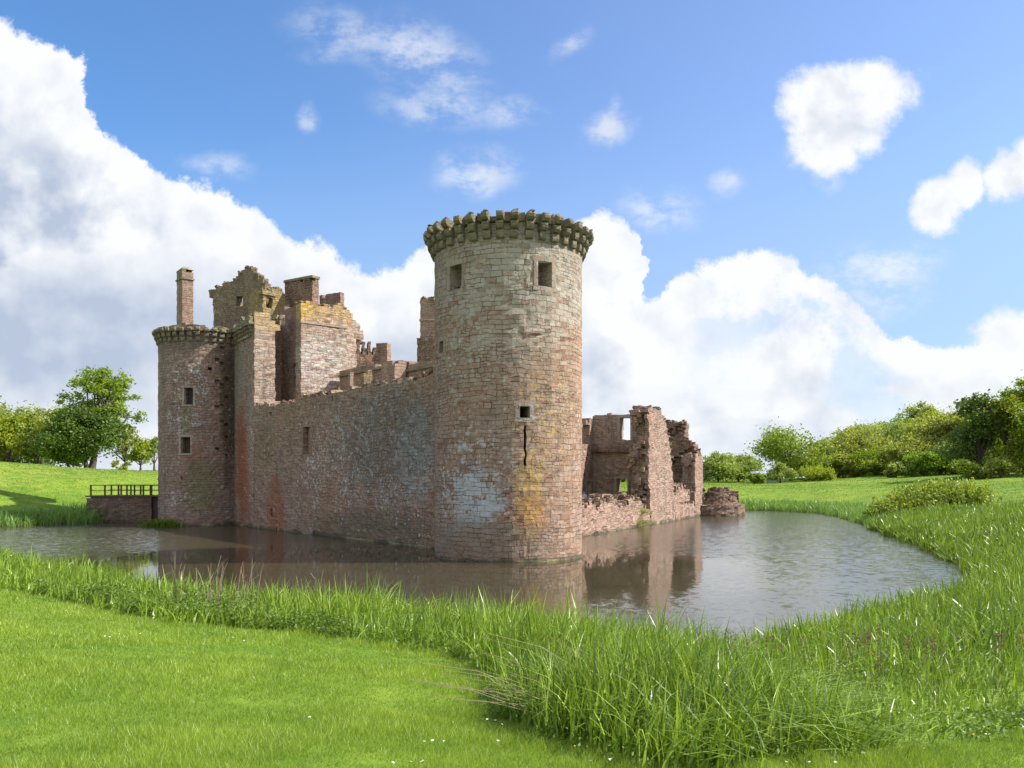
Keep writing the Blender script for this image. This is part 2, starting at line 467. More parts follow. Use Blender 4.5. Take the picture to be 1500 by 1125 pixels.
def H(x, y, d=None):
    if d is None: d = shore_d(x, y)
    z = np.interp(d, [-8, -2, 0, .4, 2, 5, 11, 16, 40, 100, 300, 900], [-1.6, -.7, 0, .22, .55, 1.15, 1.95, 2.45, 2.9, 3.3, 3.5, 3.2])
    z = z + 2.3 * sstep(y, 78, 125) * sstep(-x, 25, 50) * (d > 0)
    z = z + 2.9 * np.exp(-(((x + 65) / 15) ** 2 + ((y - 93) / 17) ** 2)) * sstep(d, 1, 9)
    z = z + 1.8 * sstep(x, 45, 85) * sstep(y, 40, 70) * sstep(d, 3, 20) * (1 - sstep(y, 150, 260))
    land = sstep(d, 1, 6)
    z = z + land * (.10 * np.sin(x * .21 + 1.3) * np.cos(y * .17) + .035 * np.sin(x * .9 + y * .6) + .03 * np.sin(x * .5 - y * 1.1 + 2))
    r = np.hypot(x, y)
    z = z - sstep(r, 330, 420) * 4.5 * sstep(x, 60, 90) * (1 - sstep(x, 260, 300))   # the ground drops to the firth in the north-east gap
    return z


LAWN_X = np.array([-80, -60, -40, -28, -14.3, -9.5, -6.8, -3.2, -1.2, -.6, -.35, -.15, .3, 1.0, 2.6, 4.4, 8, 16, 30, 60])
LAWN_Y = np.array([62, 53, 43.5, 34.8, 22.8, 18.2, 16.2, 15.2, 14.2, 12.6, 10.6, 8.4, 6.9, 5.9, 6.2, 7.1, 9.5, 15, 26, 44])
def lawn_e(x, y): return y - np.interp(x, LAWN_X, LAWN_Y)


def ground():
    r = np.concatenate([np.geomspace(1.2, 14, 60, endpoint=False), np.geomspace(14, 130, 190, endpoint=False), np.geomspace(130, 6000, 60)])
    th = np.radians(np.concatenate([np.linspace(-48, 48, 330, endpoint=False), np.linspace(48, 312, 110, endpoint=False)]))
    R, T = np.meshgrid(r, th, indexing='ij')
    x = R * np.sin(T); y = R * np.cos(T)
    z = H(x, y)
    nr, nt = R.shape
    V = np.stack([x, y, z], 2).reshape(-1, 3)
    i, j = np.meshgrid(np.arange(nr - 1), np.arange(nt), indexing='ij')
    a = i * nt + j; b = i * nt + (j + 1) % nt
    Q = np.stack([a, a + nt, b + nt, b], 2).reshape(-1, 4)
    V = np.vstack([V, [[0, 0, float(H(np.array([0.]), np.array([0.]))[0])]]]); c = len(V) - 1
    tri = np.stack([np.full(nt, c), np.arange(nt), (np.arange(nt) + 1) % nt], 1)
    m, g, bs = newmat('grassland')
    geo = g.n.new('ShaderNodeNewGeometry'); P = geo.outputs['Position']
    n1 = g.noise(P, .07, 5, .6); n2 = g.noise(P, .9, 6, .65); n3 = g.noise(g.vm('MULTIPLY', P, (1, 1, 3)), 9., 5, .7)
    c1 = g.mix(g.mr(g.math('ADD', g.math('MULTIPLY', n1, .5), g.math('MULTIPLY', n2, .5)), .38, .62), (.08, .155, .012), (.20, .27, .028))
    c1 = g.mix(g.math('MULTIPLY', n3, .5), c1, (.08, .15, .010))
    pxx, pyy, pzz = g.sep(P)
    # drier, straw-tinted slope on the far left mound
    dry = g.math('MULTIPLY', g.mr(pxx, -46, -54), g.mr(n2, .42, .65))
    c1 = g.mix(g.math('MULTIPLY', dry, .35), c1, (.30, .25, .07))
    # mud by and under the water
    mud = g.mr(pzz, .30, .08)
    c1 = g.mix(mud, c1, (.06, .05, .03))
    g.l.new(c1, bs.inputs['Base Color']); bs.inputs['Roughness'].default_value = .9
    bs.inputs['Specular IOR Level'].default_value = .15
    g.l.new(g.bump(g.math('ADD', g.math('MULTIPLY', n3, .5), n2), .7, .12), bs.inputs['Normal'])
    o = single('ground', V, [Q, tri], m, (0, 0, 0), smooth=True)
    tagset(o, kind='structure')


ground()


def water():
    m, g, b = newmat('moat_water')
    geo = g.n.new('ShaderNodeNewGeometry'); P = geo.outputs['Position']
    b.inputs['Base Color'].default_value = (.062, .046, .026, 1)
    n0 = g.noise(P, .05, 3, .5)
    g.l.new(g.mix(n0, (.034, .030, .017), (.055, .046, .025)), b.inputs['Base Color'])
    b.inputs['Roughness'].default_value = .03; b.inputs['IOR'].default_value = 1.8
    b.inputs['Specular IOR Level'].default_value = .5
    def slope(sc, off, k):
        return g.vm('SCALE', g.vm('SUBTRACT', g.noise(g.vm('ADD', P, off), sc, 2, .5, .3, 'Color'), (.5, .5, .5)), None, k)
    sl_ = g.vm('ADD', g.vm('ADD', slope(.9, (3, 1, 0), .05), slope(2.6, (7, 5, 0), .17)), slope(8., (1, 9, 0), .16))
    # sheltered, smoother water in the lee of the walls
    calm = g.vm('LENGTH', g.vm('DIVIDE', g.vm('SUBTRACT', P, (-6., 39., 0)), (17.5, 14., 50.)))
    px_ = g.sep(P)
    cl = g.mr(g.math('ADD', calm, g.math('MULTIPLY', g.math('SUBTRACT', g.noise(P, .12, 3, .5), .5), .6)), .72, 1.2, .05, 1.)
    g.l.new(g.mr(cl, .05, 1., 1.34, 1.8, False), b.inputs['IOR'])
    g.l.new(g.mr(cl, .05, 1., .035, .17, False), b.inputs['Roughness'])
    gust = g.math('ADD', 1., g.math('MULTIPLY', g.mr(g.sep(P)[0], -20., -27.), 1.5))
    sx, sy, _z = g.sep(g.vm('SCALE', sl_, None, g.math('MULTIPLY', cl, gust)))
    g.l.new(g.vm('NORMALIZE', g.comb(sx, sy, 1.0)), b.inputs['Normal'])
    V = np.array([(-90, 10, 0), (60, 10, 0), (60, 125, 0), (-90, 125, 0)], float)
    # only where the terrain lies below it does the sheet show
    o = single('water', V, np.array([[0, 1, 2, 3]]), m, (0, 60, 0)); tagset(o, kind='structure')
    m2, g2, b2 = newmat('firth_water')
    b2.inputs['Base Color'].default_value = (.45, .55, .66, 1); b2.inputs['Roughness'].default_value = .3
    V = np.array([(60, 360, .6), (800, 360, .6), (2400, 4000, .6), (60, 4000, .6)], float)
    o = single('firth', V, np.array([[0, 1, 2, 3]]), m2, (400, 1200, .6)); tagset(o, kind='structure')


water()


# ------------------------------------------------------------------ masonry
class Line:
    def __init__(s, O, d, n=None):
        s.O = np.array(O, float); s.d = np.array(d, float) / np.hypot(*d)
        n = n if n is not None else (-s.d[1], s.d[0]); s.n = np.array(n, float) / np.hypot(*n)
    def P(s, a, t, z):
        return np.stack([s.O[0] + a * s.d[0] + t * s.n[0], s.O[1] + a * s.d[1] + t * s.n[1], z], -1)
    def s(s_, px, t=0.):
        k = (px - 750.) / F; O = s_.O + t * s_.n
        return (k * O[1] - O[0]) / (s_.d[0] - k * s_.d[1])
    def t(s_, px, a=0.):
        k = (px - 750.) / F; O = s_.O + a * s_.d
        return (k * O[1] - O[0]) / (s_.n[0] - k * s_.n[1])
    def z(s_, px, py, t=0.):
        a = s_.s(px, t); return ZP(py, s_.O[1] + a * s_.d[1] + t * s_.n[1])
    def zt(s_, px, py, a=0.):
        t = s_.t(px, a); return ZP(py, s_.O[1] + a * s_.d[1] + t * s_.n[1])
    def sub(s_, a, t, swap=False):
        O = s_.O + a * s_.d + t * s_.n
        return Line(O, s_.n, s_.d) if swap else Line(O, s_.d, s_.n)


class Cyl:
    def __init__(s, C, R): s.C = np.array(C, float); s.R = R
    def P(s, a, t, z):
        th = a / s.R; r = s.R - t
        return np.stack([s.C[0] + r * np.sin(th), s.C[1] - r * np.cos(th), z + 0 * a], -1)
    def ang(s, px):
        k = (px - 750.) / F
        lo, hi = -1.45, 1.45
        f = lambda a: (s.C[0] + s.R * math.sin(a)) / (s.C[1] - s.R * math.cos(a)) - k
        for _ in range(60):
            m = (lo + hi) / 2
            if f(m) < 0: lo = m
            else: hi = m
        return (lo + hi) / 2
    def win(s, px0, px1, py0, py1):
        a0, a1 = s.ang(px0), s.ang(px1); am = (a0 + a1) / 2; Y = s.C[1] - s.R * math.cos(am)
        return (a0 * s.R, a1 * s.R, ZP(py1, Y), ZP(py0, Y))


def lines(lo, hi, step, extra=(), mn=.12):
    n = max(1, int(round((hi - lo) / step))); a = list(np.linspace(lo, hi, n + 1))
    for e in extra:
        if lo < e < hi:
            a = [x for x in a if abs(x - e) > mn or x in (lo, hi)] + [e]
    return np.array(sorted(a))


def masonry(M, S, T, Z, keep, jit=(.03, .025, .03), cyc=False, seed=1):
    rng = np.random.default_rng(seed)
    ns, nt, nz = len(S) - 1, len(T) - 1, len(Z) - 1
    sc, tcn, zc = (S[1:] + S[:-1]) / 2, (T[1:] + T[:-1]) / 2, (Z[1:] + Z[:-1]) / 2
    sg, tg, zg = np.meshgrid(sc, tcn, zc, indexing='ij')
    K = keep(sg, tg, zg, rng.random(sg.shape))
    vi = lambda i, j, k: ((i % ns if cyc else i) * (nt + 1) + j) * (nz + 1) + k
    SS, TT, ZZ = np.meshgrid(S[:-1] if cyc else S, T, Z, indexing='ij')
    J = rng.normal(0, 1, (3,) + SS.shape)
    P = M.P(SS + J[0] * jit[0], TT + J[1] * jit[1], ZZ + J[2] * jit[2]).reshape(-1, 3)
    Fs, U = [], []
    def q(c, uvs): Fs.append(np.stack(c, 1)); U.append(np.stack([np.stack(u, 1) for u in uvs], 1))
    # s faces
    if cyc: D = K != np.roll(K, 1, 0)
    else:
        Kp = np.pad(K, ((1, 1), (0, 0), (0, 0))); D = Kp[1:] != Kp[:-1]
    i, j, k = np.nonzero(D)
    if len(i): q((vi(i, j, k), vi(i, j + 1, k), vi(i, j + 1, k + 1), vi(i, j, k + 1)), ((T[j], Z[k]), (T[j + 1], Z[k]), (T[j + 1], Z[k + 1]), (T[j], Z[k + 1])))
    Kp = np.pad(K, ((0, 0), (1, 1), (0, 0))); D = Kp[:, 1:] != Kp[:, :-1]; i, j, k = np.nonzero(D)
    q((vi(i, j, k), vi(i + 1, j, k), vi(i + 1, j, k + 1), vi(i, j, k + 1)), ((S[i], Z[k]), (S[i + 1], Z[k]), (S[i + 1], Z[k + 1]), (S[i], Z[k + 1])))
    Kp = np.pad(K, ((0, 0), (0, 0), (1, 1))); D = Kp[:, :, 1:] != Kp[:, :, :-1]; i, j, k = np.nonzero(D)
    q((vi(i, j, k), vi(i + 1, j, k), vi(i + 1, j + 1, k), vi(i, j + 1, k)), ((S[i], T[j]), (S[i + 1], T[j]), (S[i + 1], T[j + 1]), (S[i], T[j + 1])))
    Fs = np.concatenate(Fs); U = np.concatenate(U)
    used, inv = np.unique(Fs, return_inverse=True)
    return P[used], inv.reshape(Fs.shape), U.reshape(-1, 2)


def wall(name, M, s0, s1, t0, t1, z0, top, mat, parent, holes=(), step=.5, zstep=.31, nt=1, rag=.25, jit=(.03, .022, .03),
         keep=None, seed=1, cyc=False, extra_s=(), extra_z=(), tstep=None):
    """one stretch of masonry; top: number or function of s; holes: (s0,s1,z0,z1[,arch])"""
    topf = top if callable(top) else (lambda s: np.full_like(s, top))
    ztop = float(np.max(topf(np.linspace(s0, s1, 60)))) + rag + .02
    S = lines(s0, s1, step, [v for h in holes for v in h[:2]] + list(extra_s))
    Z = lines(z0, ztop, zstep, [v for h in holes for v in h[2:4]] + list(extra_z), mn=.08)
    T = np.linspace(t0, t1, (nt if tstep is None else max(1, int(round((t1 - t0) / tstep)))) + 1)
    def kp(s, t, z, r):
        K = z < topf(s) + (r - .35) * rag
        for h in holes:
            if len(h) == 5 and h[4]:
                c = (h[0] + h[1]) / 2; w = (h[1] - h[0]) / 2
                zt = h[3] - h[4] * (1 - np.sqrt(np.clip(1 - ((s - c) / w) ** 2, 0, 1)))
            else: zt = h[3]
            K &= ~((s > h[0]) & (s < h[1]) & (z > h[2]) & (z < zt))
        if keep is not None: K &= keep(s, t, z, r)
        return K
    V, Q, U = masonry(M, S, T, Z, kp, jit, cyc, seed)
    return wobj(name, V, Q, mat, parent, uv=U)


def rubble_bag(M, s0, s1, t0, t1, zf, n, size, seed, spread=.25):
    rng = np.random.default_rng(seed); bg = Bag()
    for _ in range(n):
        s = rng.uniform(s0, s1); t = rng.uniform(t0, t1); z = float(zf(np.array([s]))[0]) if callable(zf) else zf
        c = M.P(np.array(s), np.array(t), np.array(z + rng.uniform(-.15, spread)))
        a = rng.uniform(0, 3.14); h = size * rng.uniform(.5, 1.4)
        ex = np.array([math.cos(a), math.sin(a), rng.normal(0, .25)]); ex /= np.linalg.norm(ex)
        ey = np.cross([0, 0, 1], ex); ey /= np.linalg.norm(ey); ez = np.cross(ex, ey)
        bg.add(box8(c, (h, h * rng.uniform(.5, .9), h * rng.uniform(.3, .55)), ex, ey, ez, h * .10, rng), BOXF)
    return bg


def rubble(name, M, s0, s1, t0, t1, zf, n, size, mat, parent, seed, spread=.25):
    V, Fl, _ = rubble_bag(M, s0, s1, t0, t1, zf, n, size, seed, spread).get()
    return wobj(name, V, Fl, mat, parent, uv=boxuv(V, Fl))


def surround(M, h, mat, parent, proud=.03, w=.16, depth=.35, name='window_surround', sill=True):
    """dressed stones round an opening"""
    bg = Bag()
    def seg(a0, a1, z0, z1):
        S = np.linspace(a0, a1, 3); vs = []
        for a in S:
            for t in (-proud, depth):
                for z in (z0, z1): vs.append(M.P(np.array(a), np.array(t), np.array(z)))
        f = []
        for i in range(2):
            b = i * 4
            f += [[b, b + 4, b + 5, b + 1], [b + 2, b + 3, b + 7, b + 6], [b, b + 2, b + 6, b + 4], [b + 1, b + 5, b + 7, b + 3]]
        f += [[0, 1, 3, 2], [8, 10, 11, 9]]
        bg.add(vs, np.array(f))
    s0, s1, z0, z1 = h[:4]
    e = .015
    seg(s0 - w, s0 + e, z0 + .002, z1 - .002); seg(s1 - e, s1 + w, z0 + .002, z1 - .002)
    seg(s0 - w * 1.4, s1 + w * 1.4, z1, z1 + w * 1.3)
    if sill: seg(s0 - w * 1.2, s1 + w * 1.2, z0 - w, z0)
    V, Fl, _ = bg.get()
    return wobj(name, V, Fl, mat, parent, uv=boxuv(V, Fl))


def corbel_mesh(seed, tiers, w, th):
    """stack of rounded stones growing outwards (+X), base at z=0"""
    rng = np.random.default_rng(seed); bg = Bag()
    z = 0.
    for k, out in enumerate(tiers):
        ww = w * rng.uniform(.88, 1.1) / 2; h = th * rng.uniform(.94, 1.04); o = out * rng.uniform(.93, 1.05)
        prof = [(-.15, z + .01), (o * .45, z + .01), (o * .8, z + h * .14), (o * .97, z + h * .4), (o, z + h * .72), (o * .94, z + h * .98), (-.15, z + h * .98)]
        n = len(prof); V = []
        yo = rng.normal(0, .02)
        for y in (-ww, -ww * .7, ww * .7, ww):
            f = .93 if abs(y) == ww else 1.0
            for (x, zz) in prof: V.append((x * f + rng.normal(0, .012), y + yo + rng.normal(0, .01), zz + rng.normal(0, .012)))
        Q = [];
        for i in range(3):
            for j in range(n): Q.append([i * n + j, i * n + (j + 1) % n, (i + 1) * n + (j + 1) % n, (i + 1) * n + j])
        bg.add(V, [np.array(Q), np.array([list(range(n)), list(range(3 * n, 4 * n))[::-1]])])
        z += h
    # mossy broken cap stones
    if seed % 4 != 3:
        for _ in range(2):
            hh = w * rng.uniform(.18, .32)
            bg.add(box8((tiers[-1] * rng.uniform(.45, .8), rng.uniform(-.1, .1), z + hh * .3), (hh * 1.2, hh, hh * .55), jit=.03, rng=rng), BOXF)
    V, Fl, _ = bg.get()
    return mesh_np('corbel', V, Fl, uv=boxuv(V, Fl))


# ------------------------------------------------------------------ the castle
DW = (-.646, .763); NW = (.763, .646)
W = Line((-4.6, 48.4), DW, NW)                       # long curtain wall, s=0 by the round tower
DS = (.447, .894); NS = (-.894, .447)
SL = Line((5, 58), DS, NS)                           # ruined lakeside wall
WHITE = (.52, .53, .52); RUST = (.30, .105, .055); OCHRE = (.44, .29, .08); GREY = (.27, .265, .23); OLIVE = (.17, .16, .07)

M_round = stone('round_tower_stone', lo=(.20, .115, .075), hi=(.48, .305, .205), bw=.56, rh=.28, wob=.028, greyamt=.4, marks=[
    ('smooth', (-.2, 44, 15.6), (9, 9, 4.0), (.27, .26, .215), .6),
    ('blocks', (.6, 40, 13.5), (5, 5, 3.6), (.46, .42, .35), .42),
    ('spots', (-2.2, 40.4, 4.0), (3.2, 3, 2.9), WHITE, .8),
    ('blocks', (-1.75, 40.4, 3.2), (1.5, 2.2, 1.8), (.44, .47, .48), .85),
    ('spots', (.85, 40, 3.2), (1.1, 2.5, 2.7), (.50, .31, .07), .85),
    ('blocks', (.85, 40, 3.3), (.75, 2.5, 2.0), (.46, .30, .09), .6),
    ('smooth', (.9, 40, 2.0), (.9, 2, 1.6), (.42, .20, .08), .5),
    ('spots', (1.6, 40.5, 7.2), (2.0, 2, 2.8), (.46, .33, .12), .7),
    ('smooth', (-1.2, 40.4, 1.0), (3.5, 3, 1.3), (.21, .18, .13), .6),
    ('spots', (-2.5, 41, 10.5), (3.0, 3, 5), (.42, .40, .35), .6)], lichen=.55, mortar=.014, bump=1.1, joint=.5)
M_curt = stone('curtain_wall_stone', lo=(.21, .13, .085), hi=(.43, .285, .20), greyamt=.4, bw=.5, rh=.26, marks=[
    ('spots', tuple(W.P(np.array(5.5), np.array(0.), np.array(6.))), (6.5, 7, 4.2), WHITE, .95),
    ('blocks', tuple(W.P(np.array(2.2), np.array(0.), np.array(5.6))), (2.3, 2.6, 3.0), (.46, .48, .47), .6),
    ('spots', tuple(W.P(np.array(13.), np.array(0.), np.array(4.4))), (4, 5, 4.6), WHITE, .75),
    ('smooth', tuple(W.P(np.array(5.), np.array(0.), np.array(6.5))), (6., 7, 3.6), (.13, .115, .09), .6),
    ('smooth', tuple(W.P(np.array(22.), np.array(0.), np.array(1.8))), (1.6, 1.8, 2.8), RUST, .7),
    ('smooth', tuple(W.P(np.array(13.), np.array(0.), np.array(2.2))), (2.0, 2.4, 2.6), (.33, .19, .10), .6),
    ('smooth', tuple(W.P(np.array(8.), np.array(0.), np.array(.8))), (9., 9, 1.4), (.15, .125, .08), .7),
    ('smooth', tuple(W.P(np.array(24.), np.array(0.), np.array(6.8))), (2.0, 2.4, 2.0), (.21, .16, .08), .5)], lichen=.8, joint=.45)
M_gtow = stone('gate_tower_stone', lo=(.18, .11, .085), hi=(.36, .245, .19), greyamt=.45, bw=.5, rh=.27, marks=[
    ('spots', (-28.2, 70.7, 11.5), (2.2, 2.5, 4.5), WHITE, .8),
    ('smooth', (-28.2, 70.7, 9.2), (.6, 2, 1.7), OLIVE, .6),
    ('smooth', (-27, 70.7, 3.4), (1.9, 3, 2.3), OLIVE, .65),
    ('spots', (-29, 70.7, 2.4), (1.6, 2, .8), WHITE, .7),
    ('smooth', (-27.6, 71, 6.4), (.9, 2, .8), (.29, .12, .08), .6),
    ('smooth', (-24.9, 72.0, 10.5), (.75, 1.2, 7.2), (.085, .065, .04), .8),  # crevice darkness by the flank, put into the colour
    ('smooth', (-28, 74, 15.6), (5, 5, 1.2), (.12, .105, .08), .55)], lichen=.6, joint=.4)
M_gate = stone('gatehouse_stone', lo=(.21, .125, .09), hi=(.42, .28, .21), greyamt=.4, bw=.52, rh=.28, marks=[
    ('smooth', (-23.4, 71.0, 5.2), (1.3, 1.9, 6.0), RUST, .95),
    ('smooth', (-22.2, 69.6, 3.0), (1.0, 1.0, 3.4), RUST, .5),
    ('spots', (-21.9, 68.9, 6.0), (.8, .8, 6.5), WHITE, .8),
    ('smooth', (-24.5, 72.5, 13.0), (3, 3.5, 3.2), (.27, .25, .21), .7)], lichen=.6, joint=.42)
M_pale = stone('pale_dressed_stone', lo=(.26, .155, .11), hi=(.50, .355, .275), grey=(.43, .37, .31), greyamt=.5, bw=.6, rh=.28, marks=[
    ('spots', (-16., 71.3, 18.7), (4, 4, 1.5), (.48, .31, .10), .9),
    ('blocks', (-17.6, 69.9, 18.5), (1.1, 1.4, .9), (.53, .32, .08), .8),
    ('blocks', (-16., 71.3, 18.8), (4, 4, .9), (.47, .31, .12), .65),
    ('blocks', (-20.7, 69.2, 17.5), (2.4, 2.2, 1.1), (.46, .32, .14), .7),
    ('spots', (-17.6, 69.9, 18.4), (1.0, 1.3, 1.2), (.58, .34, .04), .95),
    ('spots', (-20.7, 69.2, 17.6), (2.2, 2, 1.3), (.44, .31, .13), .9),
    ('spots', (-17, 70.5, 14.), (3, 3, 3.2), (.60, .58, .54), .55),
    ('blocks', (-16., 71, 14.5), (4, 4, 2.6), (.46, .43, .39), .5)], lichen=.7, joint=.38, bump=1.1)
M_ochre = stone('lichened_stone', lo=(.17, .125, .075), hi=(.38, .29, .17), grey=(.31, .235, .09), greyamt=.8, bw=.45, rh=.24, lichen=.9, moss=.8)
M_gable = stone('gable_stone', lo=(.15, .115, .085), hi=(.34, .25, .18), grey=(.24, .185, .11), greyamt=.6, bw=.4, rh=.2, lichen=.7, moss=.9)
M_corb = stone('corbel_stone', lo=(.12, .10, .065), hi=(.33, .285, .20), grey=(.20, .19, .11), greyamt=.8, bw=.9, rh=.7, lichen=.9, moss=1., bump=.8, joint=.1)
M_ruin = stone('ruin_stone', lo=(.25, .145, .105), hi=(.49, .33, .25), greyamt=.4, bw=.42, rh=.22, lichen=.5, moss=.7, bump=1.2)
M_core = stone('rubble_stone', lo=(.16, .09, .065), hi=(.42, .275, .205), grey=(.23, .20, .13), greyamt=.4, bw=.35, rh=.19, wob=.12, lichen=.4, moss=.9, bump=1.4, joint=.7)
M_inner = stone('inner_wall_stone', lo=(.24, .155, .115), hi=(.44, .32, .245), greyamt=.3, bw=.5, rh=.25, lichen=.3, moss=.6, wet=False)
M_dress = stone('dressed_stone', lo=(.27, .20, .155), hi=(.45, .36, .30), greyamt=.5, bw=.9, rh=.8, lichen=.6, moss=.4, joint=.1, wet=False)
M_sill = stone('window_stone', lo=(.26, .19, .14), hi=(.46, .37, .29), greyamt=.6, bw=.9, rh=.8, lichen=.8, moss=.3, joint=.1, wet=False)
M_dark = plain('gloom_and_bar_dark', (.10, .085, .075), .95, 2., .3)  # dark colour for painted interior gloom and for window bars


def corbel_ring(parent, C, R, z, n, tiers, w, th, a0=-180, a1=180, seed=0, dz=None):
    protos = [corbel_mesh(seed + k, tiers, w, th) for k in range(5)]
    rng = random.Random(seed)
    base = parent.location
    for k in range(n):
        a = math.radians(-180 + 360. * (k + .5) / n)
        if not (math.radians(a0) <= a <= math.radians(a1)): continue
        loc = (C[0] + R * math.sin(a) - base.x, C[1] - R * math.cos(a) - base.y, z + rng.uniform(-.03, .03) - base.z)
        obj('corbel', protos[rng.randrange(5)], M_corb, parent, loc, rz=a - math.pi / 2 + rng.uniform(-.04, .04))


# --- near round tower
def round_tower():
    C = (-.2, 44.); R = 3.94; M = Cyl(C, R)
    t = thing('round_tower', 'tall round red sandstone tower with mossy corbels, nearest the camera in the moat', 'tower', (C[0], C[1], 0))
    hs = [M.win(787.5, 808.5, 383, 420), M.win(659, 677, 388, 424), M.win(761, 776.5, 595, 612), M.win(643.5, 650, 500, 517)]
    slit = M.win(767.6, 771.6, 623, 682)
    foot = M.win(779, 797, 787, 794)
    hole = hs + [slit]
    circ = 2 * math.pi * R
    def kp(s, tt, z, r): return ~((s > foot[0]) & (s < foot[1]) & (z > foot[2]) & (z < foot[3]) & (tt < .35))
    wall('wall', M, -circ / 2, circ / 2, 0, 1.3, -.7, lambda s: 16.75 + .12 * np.sin(s * 1.7), M_round, t, hole, step=.42, zstep=.30, nt=2, rag=.35,
         jit=(.02, .018, .02), cyc=True, seed=5, keep=kp)
    for h in hs: surround(M, h, M_sill, t, proud=.03, w=.2, depth=.5)
    corbel_ring(t, C, R - .04, 15.83, 36, (.26, .46, .66), .37, .41, seed=10)
    # a broken course still bedded on the corbels
    M2 = Cyl(C, R + .12); c2 = 2 * math.pi * (R + .12)
    wall('parapet_course', M2, -c2 / 2, c2 / 2, 0, .75, 16.72, lambda s: 16.98 + .0 * s, M_corb, t, step=.4, zstep=.2, nt=1, rag=.32, jit=(.05, .04, .04), cyc=True, seed=8,
         keep=lambda s, tt, z, r: (np.sin(s * 2.3) + np.sin(s * .9 + 1) > -1.1))
    # unseen disc added to keep the lower interior dark
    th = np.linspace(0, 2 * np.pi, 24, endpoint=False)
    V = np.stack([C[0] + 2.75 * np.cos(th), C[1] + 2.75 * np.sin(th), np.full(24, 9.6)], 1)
    wobj('shade_disc', V, [np.array([list(range(24))])], M_dark, t)


round_tower()


# --- the long curtain wall
def curtain_wall():
    t = thing('curtain_wall', 'long shaded red curtain wall spotted with white lichen, running from the round tower back to the gatehouse', 'castle wall', (-13, 58.5, 0))
    wn = (W.s(454.6), W.s(444), W.z(449, 665.5), W.z(449, 625.5))
    lo = (W.s(399.6), W.s(396), W.z(398, 756), W.z(398, 745))
    ho = [(W.s(488), W.s(485.5), W.z(487, 586), W.z(487, 581)), (W.s(397), W.s(394.5), W.z(396, 609), W.z(396, 603))]
    top = lambda s: 10.32 - .012 * s + .10 * np.sin(s * 1.9) + .12 * np.sin(s * .8 + 2) + .35 * np.exp(-((s - 25.6) / .45) ** 2) - .25 * np.exp(-((s - 22) / 1.2) ** 2)
    def kp(s, tt, z, r): return ~((tt > .9) & (z > 9.75 + .4 * r))
    wall('wall', W, -3.2, 26.25, 0, 1.9, -.7, top, M_curt, t, [wn, lo] + ho, step=.42, zstep=.26, nt=2, rag=.42, jit=(.04, .03, .04), seed=11, keep=kp)
    rubble('loose_stones', W, -1, 26, .05, 1.0, top, 330, .15, M_core, t, 13, .12)
    pv = [W.P(np.array(a), np.array(.38), np.array(z)) for a in (wn[0] - .1, wn[1] + .1) for z in (wn[2] - .1, wn[3] + .1)]
    wobj('blocked_window', pv, np.array([[0, 2, 3, 1]]), M_curt, t, uv=np.array([[0, 0], [.8, 0], [.8, 2], [0, 2]]))
    surround(W, wn, M_gate, t, proud=.012, w=.14, depth=.3)
    # footing course at the waterline
    M = W.sub(0, -.14)
    wall('footing', M, -3, 26.2, 0, .16, -.6, .16, M_curt, t, step=.9, zstep=.3, rag=.1, jit=(.03, .02, .02), seed=12)


curtain_wall()


# --- round tower of the gatehouse
def gate_tower():
    C = (-28.05, 74.5); R = 3.8; M = Cyl(C, R)
    t = thing('round_tower', 'shaded round gatehouse tower at the far left corner, with two square windows above the bridge', 'tower', (C[0], C[1], 0))
    hs = [M.win(269.5, 283, 568, 592.5), M.win(264.5, 279, 640, 664)]
    slit = M.win(265, 267.4, 697, 704); sq = M.win(304, 311, 538, 542.5)
    circ = 2 * math.pi * R
    # rubble groove where it meets the flank, its darkness mostly painted on
    ga, gb = M.ang(318) * R, M.ang(333) * R
    def kp(s, tt, z, r): return ~((s > ga) & (s < gb) & (tt < .3) & (z > 5.4) & (z < 15.6) & (r < .16))
    wall('wall', M, -circ / 2, circ / 2, 0, 1.3, -.7, 16.7, M_gtow, t, hs + [slit, sq], step=.42, zstep=.27, rag=.3, nt=4, jit=(.02, .02, .02), cyc=True, seed=21, keep=kp)
    for h in hs: surround(M, h, M_sill, t, proud=.025, w=.16, depth=.4)
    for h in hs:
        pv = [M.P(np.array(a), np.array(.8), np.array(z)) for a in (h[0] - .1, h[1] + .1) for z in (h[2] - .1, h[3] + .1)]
        wobj('painted_gloom_sheet', pv, np.array([[0, 2, 3, 1]]), M_dark, t)  # dark sheet painted as the unlit interior behind the opening
        bg = Bag()
        for k in range(4):
            a = h[0] + (h[1] - h[0]) * (k + .5) / 4
            bg.add(*tube([M.P(np.array(a), np.array(.45), np.array(z)) for z in (h[2], h[3])], [.02, .02], 5))
        V, Fl, _ = bg.get(); wobj('window_bars', V, Fl, M_dark, t)
    corbel_ring(t, C, R - .04, 15.95, 38, (.22, .40, .56), .36, .40, a0=-150, a1=64, seed=30)
    M2 = Cyl(C, R + .28); c2 = 2 * math.pi * (R + .28)
    wall('parapet_course', M2, -c2 / 2, c2 / 2, 0, .7, 16.85, 17.1, M_corb, t, step=.4, zstep=.2, rag=.4, jit=(.05, .04, .04), cyc=True, seed=28)
    # tall chimney
    ch = Line(XY(267, 79.5), DW, NW)
    chimney(ch, 1.65, 1.05, 15.5, ZP(393, 79.5), M_gate, t, cap=True)


